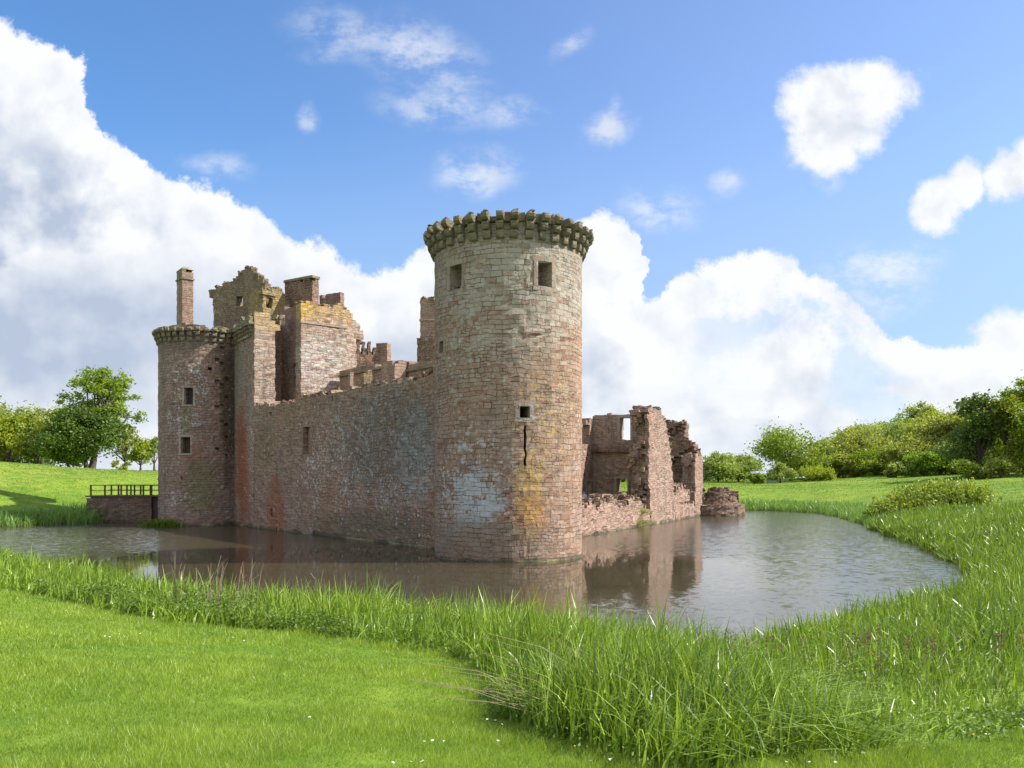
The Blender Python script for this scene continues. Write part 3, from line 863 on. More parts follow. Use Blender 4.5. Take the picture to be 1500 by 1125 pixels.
def chimney(M, ls, lt, z0, z1, mat, parent, cap=False, name='chimney', band=None):
    bg = Bag(); rng = np.random.default_rng(int(abs(z1) * 100))
    V, Q, U = masonry(M, lines(0, ls, .4), lines(0, lt, .4), lines(z0, z1, .3), lambda s, t, z, r: (z < z1 - .25) | (r < .75), (.015, .015, .02), seed=int(z1 * 10))
    o = wobj(name, V, Q, mat, parent, uv=U)
    if cap:
        e = .10; zc = z1 - 1.0
        bg.add([M.P(np.array(a), np.array(b), np.array(z)) for a in (-e, ls + e) for b in (-e, lt + e) for z in (zc, zc + .14)], BOXF)
        e2 = .04; Vt = [M.P(np.array(a), np.array(b), np.array(z1 - .03)) for a in (-e2, ls + e2) for b in (-e2, lt + e2)]
        Vt += [M.P(np.array(a), np.array(b), np.array(z1 + .28)) for a in (ls * .25, ls * .75) for b in (lt * .25, lt * .75)]
        bg.add(Vt, np.array([[0, 1, 5, 4], [2, 6, 7, 3], [0, 4, 6, 2], [1, 3, 7, 5], [4, 5, 7, 6]]))
        V, Fl, _ = bg.get(); off = M_corb
        c = wobj(name + '_cap', V, Fl, off, parent, uv=boxuv(V, Fl))
        c.parent = o; c.location = (0, 0, 0)
    return o


gate_tower()


# --- gatehouse
def gatehouse():
    K = (-21.6, 68.5)
    t = thing('gatehouse', 'ruined gatehouse with pale sunlit block, broken gable and stumpy chimneys beside left round tower', 'gatehouse', (-22, 74, 0))
    fd = np.array([-4.65, 6.5]); fd /= np.hypot(*fd); fn = np.array([fd[1], -fd[0]])
    FL = Line(K, fd, fn)
    w1 = (FL.s(337.5), FL.s(333.2), FL.z(335, 538), FL.z(335, 511)); w2 = (FL.s(346), FL.s(344), FL.z(345, 522), FL.z(345, 513)); 
    tmax = FL.t(400)
    tov = FL.t(417)
    def kp(s, tt, z, r):
        over = (z > 16.75 - .25 * r + .0 * s) & (tt < tmax + (tov - tmax) * np.clip((z - 16.3) / 1.2, 0, 1)) & (s < 2.5)
        groove = (s > 6.1) & (tt < .35) & (z > 5.0) & (z < 15.8) & (r < .1)
        return ((tt < tmax) | over) & ~groove
    wall('wall', FL, 0.0, 8.4, 0, tov, -.7, 16.3, M_gate, t, [w1, w2], step=.42, zstep=.28, tstep=.42, rag=.2, jit=(.02, .02, .02), seed=31, keep=kp)
    # sunlit end of the thick wall, faced in paler stone
    E = FL.sub(-.10, 0.02, True)   # s runs inward, t runs back along the flank
    def kpe(s, tt, z, r):
        lim = tmax + (tov - tmax) * np.clip((z - 16.4) / .9, 0, 1)
        return (s < lim - .1 * r) & ~((z > 17.3) & (s > tov - .8) & (r < .5))
    wall('end_face', E, 0, tov, 0, .38, -.7, lambda s: 17.85 + .15 * np.sin(s * 3), M_pale, t, step=.42, zstep=.28, rag=.3, jit=(.03, .025, .03), seed=33, keep=kpe)
    # corbelled parapet along the flank
    protos = [corbel_mesh(60 + k, (.16, .28, .40), .24, .30) for k in range(4)]
    n = 15
    for k in range(n):
        s = .25 + 6.4 * k / (n - 1); p = FL.P(np.array(s), np.array(.02), np.array(16.05 - .03 * s)); b = t.location
        obj('corbel', protos[k % 4], M_corb, t, (p[0] - b.x, p[1] - b.y, p[2]), rz=math.atan2(-fn[1], -fn[0]))
    wall('parapet_course', FL.sub(0, -.38), -.05, 6.9, 0, .8, 16.93, lambda s: 17.55 - .05 * s, M_corb, t, step=.3, zstep=.2, rag=.35, jit=(.05, .04, .04), seed=35)
    # back wall of the shaded recess
    R1 = W.sub(28.9, 0, True)
    wall('recess_wall', R1, 1.4, 4.6, 0, .8, 3, 17.5, M_gtow, t, step=.5, zstep=.3, rag=.4, seed=36)
    # the pale block: shaded flank with a tall window, sunlit front
    B = W.sub(25, 3.63); BS = W.sub(25, 3.63, True)
    hw = (B.s(436.2), B.s(428), B.z(432, 568), B.z(432, 532.5))
    wall('block_flank', B, 1.0, 4.2, 0.02, .9, 3, 19.0, M_gtow, t, [(max(1.05, hw[0]), hw[1], hw[2], hw[3])], step=.45, zstep=.3, rag=.3, jit=(.02, .02, .02), seed=37)
    z1 = 19.15; x1 = BS.s(508); x2 = BS.s(524); x3 = BS.s(533.5)
    hi = lambda s: z1 + .15 * np.sin(s * 2.2)
    wall('block_front', BS, 0, x1, 0, 1.0, 3, hi, M_pale, t, step=.45, zstep=.28, rag=.28, jit=(.03, .03, .03), seed=38)
    def slope(s): return np.interp(s, [x1, BS.s(519), BS.s(523), x3], [BS.z(508, 449), BS.z(519, 465), BS.z(523, 474), BS.z(533, 489)])
    wall('broken_gable', BS, x1, x3, .15, 1.1, 3, slope, M_pale, t, step=.35, zstep=.28, rag=.3, seed=39,
         keep=lambda s, tt, z, r: (z > BS.z(530, 496)) | (s < x2))
    V = [BS.P(np.array(a), np.array(b), np.array(z)) for a in (-.06, x1 + .06) for b in (-.07, .2) for z in (17.38, 17.52)]
    wobj('string_course', V, BOXF, M_dress, t, uv=boxuv(np.array(V), BOXF))
    # solid mass of the upper storeys behind
    CR = W.sub(29.75, 1.2)
    wall('rear_mass', CR, 0, 6.5, 0, 9.6, 0, 17.9, M_gable, t, step=.8, zstep=.6, tstep=.8, rag=.4, seed=40)
    CB = W.sub(25.9, 4.6)
    wall('roof_floor', CB, 0, 3.9, 0, 4.6, 17.0, 18.2, M_gable, t, step=.8, zstep=.4, tstep=.8, rag=.2, seed=41)
    # broken gable of the cap house
    G1 = Line(XY(388.5, 76.), (-.9, .43), (.43, .9))
    prof = [(306, 434), (307, 426), (313.6, 425.5), (314.2, 421), (322, 420), (330, 413.6), (340, 411.5), (351, 399), (358, 396.5), (359, 391.5), (367, 391.5), (368, 397), (377, 402), (383, 408), (388.5, 418)]
    ps = [(G1.s(a), G1.z(a, b)) for a, b in prof][::-1]
    gx = [p[0] for p in ps]; gz = [p[1] for p in ps]
    wn = (G1.s(356), G1.s(346), G1.z(350, 449), G1.z(350, 433))
    s_l = G1.s(311.5)
    wall('gable', G1, 0, gx[-1], 0, .8, 16.5, lambda s: np.interp(s, gx, gz), M_gable, t, [], step=.28, zstep=.24, rag=.22, jit=(.03, .04, .03), seed=42,
         keep=lambda s, tt, z, r: ((s < s_l) | (z > G1.z(309, 436))) & ~((s > wn[0]) & (s < wn[1]) & (z > wn[2]) & (z < wn[3]) & (tt < .5)), extra_s=wn[:2])
    surround(G1, wn, M_gable, t, proud=.02, w=.1, depth=.2)
    rubble('loose_stones', G1, .1, gx[-1] - .2, .05, .7, lambda s: np.interp(s, gx, gz), 110, .17, M_gable, t, 52, .1)
    # dormer: olive flank and yellow front with a dark window
    D = Line(XY(385, 74.2), (-.80, .60), (.60, .80)); DF = D.sub(0, 0, True)
    zt = ZP(422.5, 74.2)
    wall('dormer_flank', D, .55, D.s(363.5), 0, .5, 17.6, zt, M_ochre, t, step=.35, zstep=.26, rag=.1, seed=43)
    dh = (DF.s(389.8), DF.s(399.2), DF.z(394, 451), DF.z(394, 435.5))
    dz = lambda s: np.interp(s, [0, DF.s(400), DF.s(409), DF.s(416), DF.s(425)], [zt, zt + .1, DF.z(409, 420.5), DF.z(416, 430), DF.z(425, 442)])
    wall('dormer_front', DF, 0, DF.s(425), 0, .55, 17.4, dz, M_ochre, t, [dh], step=.3, zstep=.26, rag=.22, jit=(.04, .03, .04), seed=44)
    rubble('loose_stones', DF, .1, DF.s(424), .05, .5, dz, 60, .14, M_corb, t, 53, .12)
    V = [DF.P(np.array(a), np.array(b), np.array(z)) for a in (-.12, dh[1] + .35) for b in (-.12, .3) for z in (dh[3] + .16, dh[3] + .34)]
    wobj('lintel', V, BOXF, M_ochre, t, uv=boxuv(np.array(V), BOXF))
    # stumpy chimneys
    c1 = Line(XY(457.5, 75), (-.85, .53), (.53, .85)); chimney(c1, c1.s(417), c1.t(467), 16.8, ZP(405.5, 75), M_core, t)
    V = [c1.P(np.array(a), np.array(b), np.array(z)) for a in (-.08, c1.s(417) + .08) for b in (-.08, c1.t(467) + .08) for z in (ZP(405.5, 75) - .08, ZP(405.5, 75) + .14)]
    wobj('chimney_cap', np.array(V) + np.random.default_rng(1).normal(0, .03, (8, 3)), BOXF, M_corb, t, uv=boxuv(np.array(V), BOXF))
    c2 = Line(XY(498.5, 79), (-.85, .53), (.53, .85)); chimney(c2, c2.s(468), c2.t(504), 16.8, ZP(428, 79), M_gate, t)
    # rubble on the sunlit wall head
    rubble('loose_stones', FL, 0, 2.6, -.2, tov, 17.75, 60, .17, M_corb, t, 50, .25)
    rubble('loose_stones', BS, 0, x1, .1, .9, z1, 60, .13, M_ochre, t, 51, .15)


gatehouse()


# --- the west range, seen over the curtain wall
def west_range():
    t = thing('castle_range', 'roofless inner range showing above the long curtain wall, with coping and square piers', 'ruined building', (-12, 63, 1))
    R = W.sub(0, 7)
    wall('wall', R, 8.5, 24.5, 0, .9, .5, lambda s: 12.85 + .055 * (s - 10), M_inner, t, step=.55, zstep=.3, rag=.12, jit=(.02, .02, .02), seed=61)
    def bar(s0, s1, z0, z1, t0, t1):
        V = [R.P(np.array(a), np.array(b), np.array(z)) for a in (s0, s1) for b in (t0, t1) for z in (z0, z1)]
        V = np.array(V) + np.random.default_rng(int(s0 * 10)).normal(0, .015, (8, 3))
        wobj('coping', V, BOXF, M_corb, t, uv=boxuv(V, BOXF))
    bar(8.6, 17, 12.35, 12.52, -.18, .5); bar(17.05, 24.4, 12.95, 13.12, -.22, .5)
    # square pier with a sunlit side
    P1 = Line(XY(578, 62.5), DW, NW)
    chimney(P1, P1.s(558.5), P1.t(595), 6, ZP(527, 62.5), M_inner, t, name='pier')
    P2 = Line(XY(533, 64.5), DW, NW)
    chimney(P2, P2.s(528), P2.t(545.5), 6, ZP(541, 64.5), M_ochre, t, name='pier')
    P3 = Line(XY(513, 66.5), DW, NW)
    chimney(P3, P3.s(511), P3.t(518), 6, ZP(545, 66.5), M_inner, t, name='pier')
    # arcaded head of the wall beyond
    A = Line(XY(522, 75.5), (1, .35), (-.35, 1)); n = Line(A.O, A.d, (-.33, .944))
    hs = [(n.s(a), n.s(a + 4.2), ZP(520, 76), ZP(503.5, 76), .4) for a in (527, 535, 543)]
    tp = lambda s: np.interp(s, [0, n.s(528), n.s(541), n.s(552), n.s(560)], [ZP(498, 75.5), ZP(500, 76), ZP(502, 76), ZP(510, 76.5), ZP(513, 76.5)])
    wall('arcade', n, 0, n.s(566), 0, .8, 8, tp, M_core, t, hs, step=.3, zstep=.25, rag=.15, seed=63, keep=lambda s, tt, z, r: tt < 5)
    wall('arcade_back', n.sub(0, 1.2), 0, n.s(560), 0, .5, 8, 16.1, M_gable, t, step=.5, zstep=.3, rag=.2, seed=66)
    c = Line(XY(567, 76), (-.95, .3), (.3, .95)); chimney(c, c.s(551), c.t(572.5), 8, ZP(502, 76), M_gate, t)


west_range()


def stair_turret():
    t = thing('stair_turret', 'slim broken turret with a pale band, just left of the near round tower top', 'turret', (XY(640, 80)[0], 81, 1))
    M = Line(XY(611, 80), (1, 0), (0, 1))
    wall('wall', M, 0, 4, 0, 2.2, .6, ZP(495, 80), M_core, t, step=.4, zstep=.26, rag=.2, tstep=.5, seed=71)
    M = Line(XY(615.5, 80.3), (1, 0), (0, 1))
    wall('shaft', M, 0, 3.2, 0, 1.5, ZP(499, 80), ZP(438, 80.3), M_ruin, t, step=.35, zstep=.26, rag=.2, tstep=.5, seed=72)
    V = [M.P(np.array(a), np.array(b), np.array(z)) for a in (-.08, 3.3) for b in (-.1, 1.6) for z in (ZP(470, 80.3), ZP(467.5, 80.3))]
    wobj('string_course', V, BOXF, M_pale, t, uv=boxuv(np.array(V), BOXF))
    rubble('loose_stones', M, -.08, 3.1, -.1, 1.4, ZP(438, 80.3), 40, .22, M_corb, t, 73, .25)


stair_turret()


# --- ruined lakeside wall on the right
def lakeside_wall():
    t = thing('curtain_wall', 'ruined sunlit lakeside wall right of the round tower, low rubble with one tall jagged fragment', 'castle wall', (15, 79, 0))
    core = lambda s: 2.15 + .25 * np.sin(s * 1.1) + .2 * np.sin(s * 2.7)
    def kp(s, tt, z, r): return (z < 1.42 + .1 * r) | ((tt > .55) & (z < core(s) + (r - .5) * .7))
    wall('low_wall', SL, -9, 16.4, 0, 2.4, -.7, 3.4, M_ruin, t, step=.4, zstep=.24, tstep=.45, rag=.1, jit=(.05, .04, .05), seed=81, keep=kp)
    rubble('rubble', SL, -6, 16, .6, 2.3, core, 520, .19, M_core, t, 82, .3)
    # tall fragment
    topx = [(948.5, 600), (950, 597), (955, 596), (960, 598), (967, 600), (970, 606), (975, 614), (977, 625), (981, 640), (984, 670), (986, 700)]
    ts = [SL.s(a) for a, b in topx]; tz = [SL.z(a, b) for a, b in topx]
    def left(z): return np.interp(z, [0, 1.5, 4, 6, 8, 10.4], [16.4, 16.0, 15.75, 15.65, 15.8, 15.5])
    def right(z): return np.interp(z, [0, 1.5, 3, 5, 7, 9, 10], [25.2, 24.6, 23.9, 23.2, 22.4, 21.4, 20.2])
    def kt(s, tt, z, r):
        e = .35 * (r - .5) * (1 + tt)
        l = left(z) + np.where(tt > .45, .35 * np.sin(z * 2.1 + tt * 3) + .1, 0)
        up = z < np.interp(s, ts, tz) - np.where(tt > 1.2, .5 * (tt - 1.2), 0)
        return (s > l + e * .6) & (s < right(z) + e * .7) & up & (tt < 1.6 + .25 * np.sin(z * 1.3) + e * .7)
    wall('tall_fragment', SL, 15, 25.6, 0, 2.9, -.7, 10.9, M_ruin, t, step=.36, zstep=.23, tstep=.34, rag=.2, jit=(.045, .035, .045), seed=83, keep=kt)
    rubble('loose_stones', SL, 15.8, 23.4, .05, 1.5, lambda s: np.interp(s, ts, tz), 160, .17, M_core, t, 87, .1)
    # low stretch beyond it
    c2 = lambda s: np.interp(s, [23, 24.5, 25.6, 26.5, 29, 31, 33], [2.0, 1.7, 2.1, 3.0, 3.3, 2.6, 2.4])
    def k2(s, tt, z, r): return (z < 1.5 + .12 * r) | ((tt > .5) & (z < c2(s) + (r - .5) * .7))
    wall('low_wall', SL, 24.4, 33, .03, 2.6, -.7, 4.2, M_ruin, t, step=.4, zstep=.24, tstep=.45, rag=.1, jit=(.05, .04, .05), seed=84, keep=k2)
    rubble('rubble', SL, 25, 32, .6, 2.5, c2, 220, .2, M_core, t, 85, .3)
    # thin surviving pier at the far end
    def k3(s, tt, z, r): return (s > 32.15 + .25 * r + .3 * np.sin(z * 1.7) * (tt > .3)) & (s < 35.7)
    wall('end_pier', SL, 31.8, 35.7, 0, 1.5, -.7, 6.6, M_ruin, t, step=.36, zstep=.24, tstep=.35, rag=.35, jit=(.04, .03, .04), seed=86, keep=k3)
    # moss and grass hanging over the wall foot is handled with the plants


lakeside_wall()


def inner_ruin():
    t = thing('ruined_building', 'roofless inner building with open upper window and small arched window behind lakeside wall', 'ruined building', (10, 81, 1))
    O = SL.P(np.array(22.6), np.array(0.), np.array(0.))[:2]
    M = Line(O, NS, DS)
    up = (M.s(923.5), M.s(907.7), M.z(915, 644), M.z(915, 611.7))
    lo = (M.s(919.3), M.s(903.2), M.z(911, 720.5), M.z(911, 701), .35)
    pr = [(852, 622), (858, 618), (863, 613.5), (872, 610), (886, 607), (899, 609), (908, 608.7), (923.5, 609), (926, 612), (945, 608)]
    ps = sorted((M.s(a), M.z(a, b)) for a, b in pr)
    tp = lambda s: np.interp(s, [p[0] for p in ps], [p[1] for p in ps])
    wall('wall', M, 1.6, M.s(849), 0, 1.2, .3, tp, M_inner, t, [up, lo], step=.38, zstep=.25, tstep=.6, rag=.18, jit=(.03, .03, .03), seed=91)
    surround(M, up, M_dress, t, proud=.03, w=.22, depth=.9, sill=False)
    surround(M, lo[:4], M_dress, t, proud=.04, w=.16, depth=.2, sill=True)
    # lit ledge of the lost floor
    V, Q, U = masonry(M, lines(M.s(925), M.s(854), .35), np.array([-.45, 0.1]), np.array([M.z(895, 662), M.z(895, 655.5)]), lambda s, a, z, r: r > -1, (.03, .05, .03), seed=92)
    wobj('floor_ledge', V, Q, M_core, t, uv=U)
    # side wall turned to the sun, with a pointed doorway
    a = M.s(868.5); J = M.sub(a, 0); Jd = Line(J.O, (-DS[0], -DS[1]), NS)
    door = (Jd.s(865.3), Jd.s(858.6), Jd.z(862, 735), Jd.z(862, 704.5), .5)
    hi = (Jd.s(863.5), Jd.s(853), Jd.z(858, 651), Jd.z(858, 622))
    wall('side_wall', Jd, 0, 6, 0, .9, .3, lambda s: np.interp(s, [0, 2.6, 6], [Jd.z(866, 614), Jd.z(853, 622), 9.]), M_ruin, t, [door, hi], step=.38, zstep=.25, rag=.3, seed=93)
    surround(Jd, door[:4], M_dress, t, proud=.04, w=.12, depth=.3, sill=False)
    # jagged dark fragment by the end pier
    O2 = SL.P(np.array(34.6), np.array(0.2), np.array(0.))[:2]; D = Line(O2, NS, DS)
    pr = [(972, 618), (977, 616), (1000, 618), (1003.5, 624), (1004.5, 632), (1001, 641), (1008, 646), (1016, 652), (1022, 666)]
    ps = [(D.s(a), D.z(a, b)) for a, b in pr]
    jz = lambda s: np.interp(s, [p[0] for p in ps[::-1]], [p[1] for p in ps[::-1]])
    wall('jagged_fragment', D, .2, D.s(972), 0, 1.8, .3, jz, M_core, t, step=.33, zstep=.23, tstep=.4, rag=.3, jit=(.05, .05, .05), seed=94,
         keep=lambda s, tt, z, r: tt > .35 * np.sin(z * 1.9 + s) * (r > .2))
    rubble('rubble', D, .5, 4.2, -1.6, 0, lambda s: 1.9 + .4 * np.sin(s * 3), 120, .22, M_core, t, 95, .5)


inner_ruin()


def tower_base():
    C = (22.0, 93.0); R = 4.25; M = Cyl(C, R); circ = 2 * math.pi * R
    t = thing('tower_base', 'low round stump of a collapsed tower topped with rubble, castle far right end', 'ruined tower', (C[0], C[1], 0))
    h = lambda s: 2.1 + .45 * np.sin(s * .9 + .6) + .3 * np.sin(s * 2.3)
    wall('wall', M, -circ / 2, circ / 2, 0, 3.2, -.7, 3.2, M_core, t, step=.42, zstep=.24, nt=5, rag=.1, jit=(.05, .04, .05), cyc=True, seed=97,
         keep=lambda s, tt, z, r: (z < 1.15) | ((tt > .8) & (z < h(s) + (r - .5) * .8)))
    rubble('rubble', M, -circ / 2, circ / 2, .9, 3.6, h, 260, .23, M_core, t, 98, .3)


tower_base()


def courtyard():
    pts = [(-3.2, 48.6), (-21.5, 70.0), (-25.5, 76), (-18, 88), (18, 95), (19.5, 88.5), (6.0, 62), (1.0, 49.5)]
    n = len(pts)
    V = [(x, y, 1.15) for x, y in pts] + [(x, y, -.6) for x, y in pts]
    Q = [[i, (i + 1) % n, n + (i + 1) % n, n + i] for i in range(n)]
    o = single('courtyard_ground', V, [np.array(Q), np.array([list(range(n))])], bpy.data.materials['grassland'], (0, 70, 1.15))
    tagset(o, kind='structure')


courtyard()


# --- bridge
M_wood = plain('weathered_timber', (.075, .048, .036), .85, 6, .3)
def bridge():
    t = thing('bridge', 'stone footbridge abutment carrying dark timber railings to the left round tower', 'bridge', (-36, 77.5, 0))
    A = Line((-39.6, 76.2), (1, 0), (0, 1))
    M_ab = stone('abutment_stone', lo=(.10, .065, .045), hi=(.22, .145, .10), greyamt=.3, bw=.45, rh=.2, lichen=.3)
    e = A.s(222)
    wall('abutment', A, 0, e, 0, 3.6, -.6, lambda s: np.minimum(2.36, .6 + 1.5 * (s + .8)), M_ab, t, step=.4, zstep=.22, rag=.05, jit=(.03, .03, .02), seed=101)
    def slab(name, x0, x1, y0, y1, z0, z1, mat):
        V = box8(((x0 + x1) / 2, (y0 + y1) / 2, (z0 + z1) / 2), ((x1 - x0) / 2, (y1 - y0) / 2, (z1 - z0) / 2)); wobj(name, V, BOXF, mat, t, uv=boxuv(V, BOXF))
    slab('deck', -39.65, -30.5, 76.1, 79.9, 2.37, 2.50, M_wood)
    slab('timber_screen', -39.6 + e + .02, -31.3, 76.5, 76.7, -.3, 2.36, M_wood)
    for k, px in enumerate((133, 153.6, 173.5, 185.8, 197, 210, 222, 233)):
        x = XY(px, 76.3)[0]; slab('post', x - .06, x + .06, 76.25, 76.37, 2.502, 3.42, M_wood)
        x2 = XY(133, 76.3)[0] + .3 + k * .95; slab('post', x2 - .06, x2 + .06, 79.55, 79.67, 2.502, 3.42, M_wood)
    for y in (76.24, 79.54):
        slab('rail', -39.3, -31, y, y + .14, 3.422, 3.50, M_wood); slab('rail', -39.3, -31, y + .05, y + .09, 2.95, 3.0, M_wood)


bridge()


# --- two small figures
def person(name, label, x, y, z, jacket, hair, face):
    t = thing(name, label, 'person', (x, y, z))
    def skin(nm, verts, edges, mat, sub=1):
        me = bpy.data.meshes.new(nm); me.from_pydata([v[:3] for v in verts], edges, [])
        o = obj(nm, me, mat, t)
        o.modifiers.new('skin', 'SKIN')
        for i, v in enumerate(verts):
            sv = me.skin_vertices[0].data[i]; sv.radius = (v[3], v[4] if len(v) > 4 else v[3]); sv.use_root = (i == 0)
        m = o.modifiers.new('sub', 'SUBSURF'); m.levels = m.render_levels = sub
        return o
    sk = plain(nm := 'skin', (.50, .32, .24), .6, 5, .1)
    c, s = math.cos(face), math.sin(face)
    R = lambda a, b, h: (a * c - b * s, a * s + b * c, h)
    v = [R(0, 0, .95) + (.13, .10), R(0, .01, 1.2) + (.13, .10), R(0, .02, 1.42) + (.15, .09), R(0, 0, 1.52) + (.055,), R(0, -.02, 1.60) + (.075, .09), R(0, -.02, 1.70) + (.07, .085),
         R(.19, .01, 1.40) + (.05,), R(.24, .02, 1.12) + (.04,), R(.22, -.12, .92) + (.03,), R(.22, -.18, .85) + (.03,),
         R(-.19, .01, 1.40) + (.05,), R(-.24, .02, 1.12) + (.04,), R(-.22, -.12, .92) + (.03,), R(-.22, -.18, .85) + (.03,),
         R(.09, 0, .88) + (.085,), R(.10, -.02, .48) + (.06,), R(.10, .02, .08) + (.04,), R(.11, -.12, .04) + (.04,),
         R(-.09, 0, .88) + (.085,), R(-.10, .03, .48) + (.06,), R(-.11, .06, .08) + (.04,), R(-.12, -.08, .04) + (.04,)]
    e = [(0, 1), (1, 2), (2, 3), (3, 4), (4, 5), (2, 6), (6, 7), (7, 8), (8, 9), (2, 10), (10, 11), (11, 12), (12, 13), (0, 14), (14, 15), (15, 16), (16, 17), (0, 18), (18, 19), (19, 20), (20, 21)]
    skin('body', v, e, sk)
    j = [v[0][:3] + (.165, .13), v[1][:3] + (.16, .13), v[2][:3] + (.17, .12), v[3][:2] + (1.5, .07), v[6][:3] + (.075,), v[7][:3] + (.062,), R(.22, -.10, .96) + (.05,),
         v[10][:3] + (.075,), v[11][:3] + (.062,), R(-.22, -.10, .96) + (.05,)]
    skin('jacket', j, [(0, 1), (1, 2), (2, 3), (2, 4), (4, 5), (5, 6), (2, 7), (7, 8), (8, 9)], plain('cloth', jacket, .8, 8, .12))
    q = [R(0, 0, .92) + (.14, .11), v[14][:3] + (.105,), v[15][:3] + (.078,), v[16][:2] + (.12, .06), v[18][:3] + (.105,), v[19][:3] + (.078,), v[20][:2] + (.12, .06)]
    skin('trousers', q, [(0, 1), (1, 2), (2, 3), (0, 4), (4, 5), (5, 6)], plain('cloth', (.05, .06, .09), .85, 8, .15))
    skin('hair', [R(0, .015, 1.735) + (.082, .09), R(0, .05, 1.66) + (.07, .07)], [(0, 1)], plain('hair', hair, .7, 20, .2))


person('person', 'visitor in a blue jacket half hidden behind the low rubble wall beyond the tall fragment', XY(989.5, 83)[0], 83, 1.15, (.10, .16, .60), (.12, .07, .04), .5)
person('person', 'visitor in pale blue clothes beside the round tower edge near the small doorway', XY(855.5, 76)[0], 76, 1.15, (.38, .50, .72), (.2, .13, .07), -.6)


# ------------------------------------------------------------------ vegetation
def unit(rng, n):
    v = rng.normal(0, 1, (n, 3)); return v / np.linalg.norm(v, axis=1, keepdims=True)


def leaf_quads(P, size, rng, c, flat=.35, aspect=.62):
    n = len(P); u = unit(rng, n); u[:, 2] *= (1 - flat); u /= np.linalg.norm(u, axis=1, keepdims=True)
    w = unit(rng, n); v = np.cross(u, w); v /= np.maximum(np.linalg.norm(v, axis=1, keepdims=True), 1e-6)
    s = (size * rng.uniform(.6, 1.3, n))[:, None]
    V = np.stack([P + u * s, P + v * s * aspect, P - u * s * .9, P - v * s * aspect], 1).reshape(-1, 3)
    return V, np.arange(4 * n).reshape(-1, 4), np.repeat(c, 4)


M_bark = plain('bark', (.075, .062, .048), .9, 3, .4, .6)
FOL = {
    'dark': foliage('leaves_dark_green', (.030, .065, .010), (.17, .25, .038), .32, patch=.7),
    'sycamore': foliage('leaves_sycamore', (.065, .12, .010), (.34, .43, .045), .4, patch=.7),
    'yellow': foliage('leaves_yellow_green', (.12, .18, .012), (.42, .46, .045), .4, patch=.6),
    'greydark': foliage('leaves_dark_grey_green', (.05, .085, .02), (.22, .29, .065), .36, patch=.6),
    'scrub': foliage('leaves_willow_scrub', (.13, .20, .02), (.42, .48, .08), .35, patch=.5),
    'gold': foliage('leaves_golden', (.14, .17, .012), (.42, .43, .04), .35, patch=.5),
    'olive': foliage('leaves_olive', (.13, .165, .025), (.43, .47, .11), .42, patch=.6),
    'bright': foliage('leaves_bright_green', (.08, .15, .012), (.31, .44, .045), .4, patch=.6),
    'grey': foliage('leaves_grey_green', (.13, .18, .035), (.40, .48, .14), .42, patch=.5),
}


def tree(name, label, cat, px, Y, top, w, fol, seed, group=None, base=None, nl=9, clumps=90, leaves=70, leaf=.26, openness=.25,
         crown0=.28, trunk=True, lean=0., cr=.16, bx=None):
    """px/top locate the crown's middle and top; w is the crown's width in metres"""
    rng = np.random.default_rng(seed)
    x = XY(px, Y)[0]; xb = x if bx is None else XY(bx, Y)[0]
    zb = float(H(np.array([xb]), np.array([Y]))[0]) if base is None else base
    h = (ZP(top, Y) - zb) * 1.07
    t = thing(name, label, cat, (xb, Y, zb), group)
    c0 = zb + crown0 * h; R = w / 2; hc = h * (1 - crown0)
    # lobes
    L = []; w = w * 1.3; R = w / 2; leaves = int(leaves * 1.25)
    for k in range(nl):
        a = 2 * math.pi * k / nl + rng.uniform(-.4, .4); q = rng.uniform(.25, .62) if k else 0
        zz = rng.uniform(.18, .8) if k else .72
        env = math.sqrt(max(.1, 1 - (2 * zz - .95) ** 2 * .8))
        L.append((x + math.cos(a) * R * q * env * 1.15, Y + math.sin(a) * R * q * env, c0 + hc * zz, R * rng.uniform(.28, .42)))
    L = np.array(L)
    bark = Bag()
    fork = np.array([xb + (x - xb) * .4, Y, zb + h * max(.16, crown0 * .8)])
    r0 = max(.12, h * .030)
    if trunk:
        bark.add(*tube([(xb, Y, zb - .3), (xb, Y, zb + .15), (xb + (x - xb) * .15, Y, zb + h * .08), fork, (x, Y, c0 + hc * .45)], [r0 * 1.7, r0 * 1.25, r0, r0 * .8, r0 * .35], 8))
    CP = []; CC = []
    for (lx, ly, lz, lr) in L:
        if trunk:
            mid = fork * .5 + np.array([lx, ly, lz]) * .5 + np.array([0, 0, -.04 * h]) + rng.normal(0, .02 * h, 3)
            bark.add(*tube([fork, mid, (lx, ly, lz)], [r0 * .5, r0 * .32, r0 * .16], 5))
        m = max(2, int(clumps / nl))
        d = unit(rng, m); rr = lr * rng.uniform(.45, 1.05, m) ** .7
        c = np.stack([lx + d[:, 0] * rr * 1.15, ly + d[:, 1] * rr * 1.15, lz + d[:, 2] * rr * .85], 1)
        ok = (c[:, 2] < zb + h * .97) & (c[:, 2] > zb + h * crown0 * .6)
        c = c[ok]
        for p in c:
            if trunk and rng.random() < .8:
                m1 = (np.array([lx, ly, lz]) + p) / 2 + rng.normal(0, .06 * lr, 3)
                bark.add(*tube([(lx, ly, lz), m1, p], [r0 * .13, r0 * .08, r0 * .03], 3))
        CP.append(c)
    CP = np.concatenate(CP)
    n = len(CP) * leaves
    rep = np.repeat(CP, leaves, 0)
    size = w * cr / 2 * rng.uniform(.6, 1.3, len(CP))
    off = rng.normal(0, 1, (n, 3)) * np.repeat(size, leaves)[:, None] * np.array([.75, .75, .5])
    cl = np.repeat(rng.uniform(0, .55, len(CP)), leaves) + rng.uniform(0, .55, n)
    V, Q, C = leaf_quads(rep + off, np.full(n, leaf), rng, cl)
    wobj('crown', V, Q, FOL[fol], t, col=C)
    if trunk:
        V, Fl, _ = bark.get(); wobj('trunk', V, Fl, M_bark, t, smooth=True)
    return t


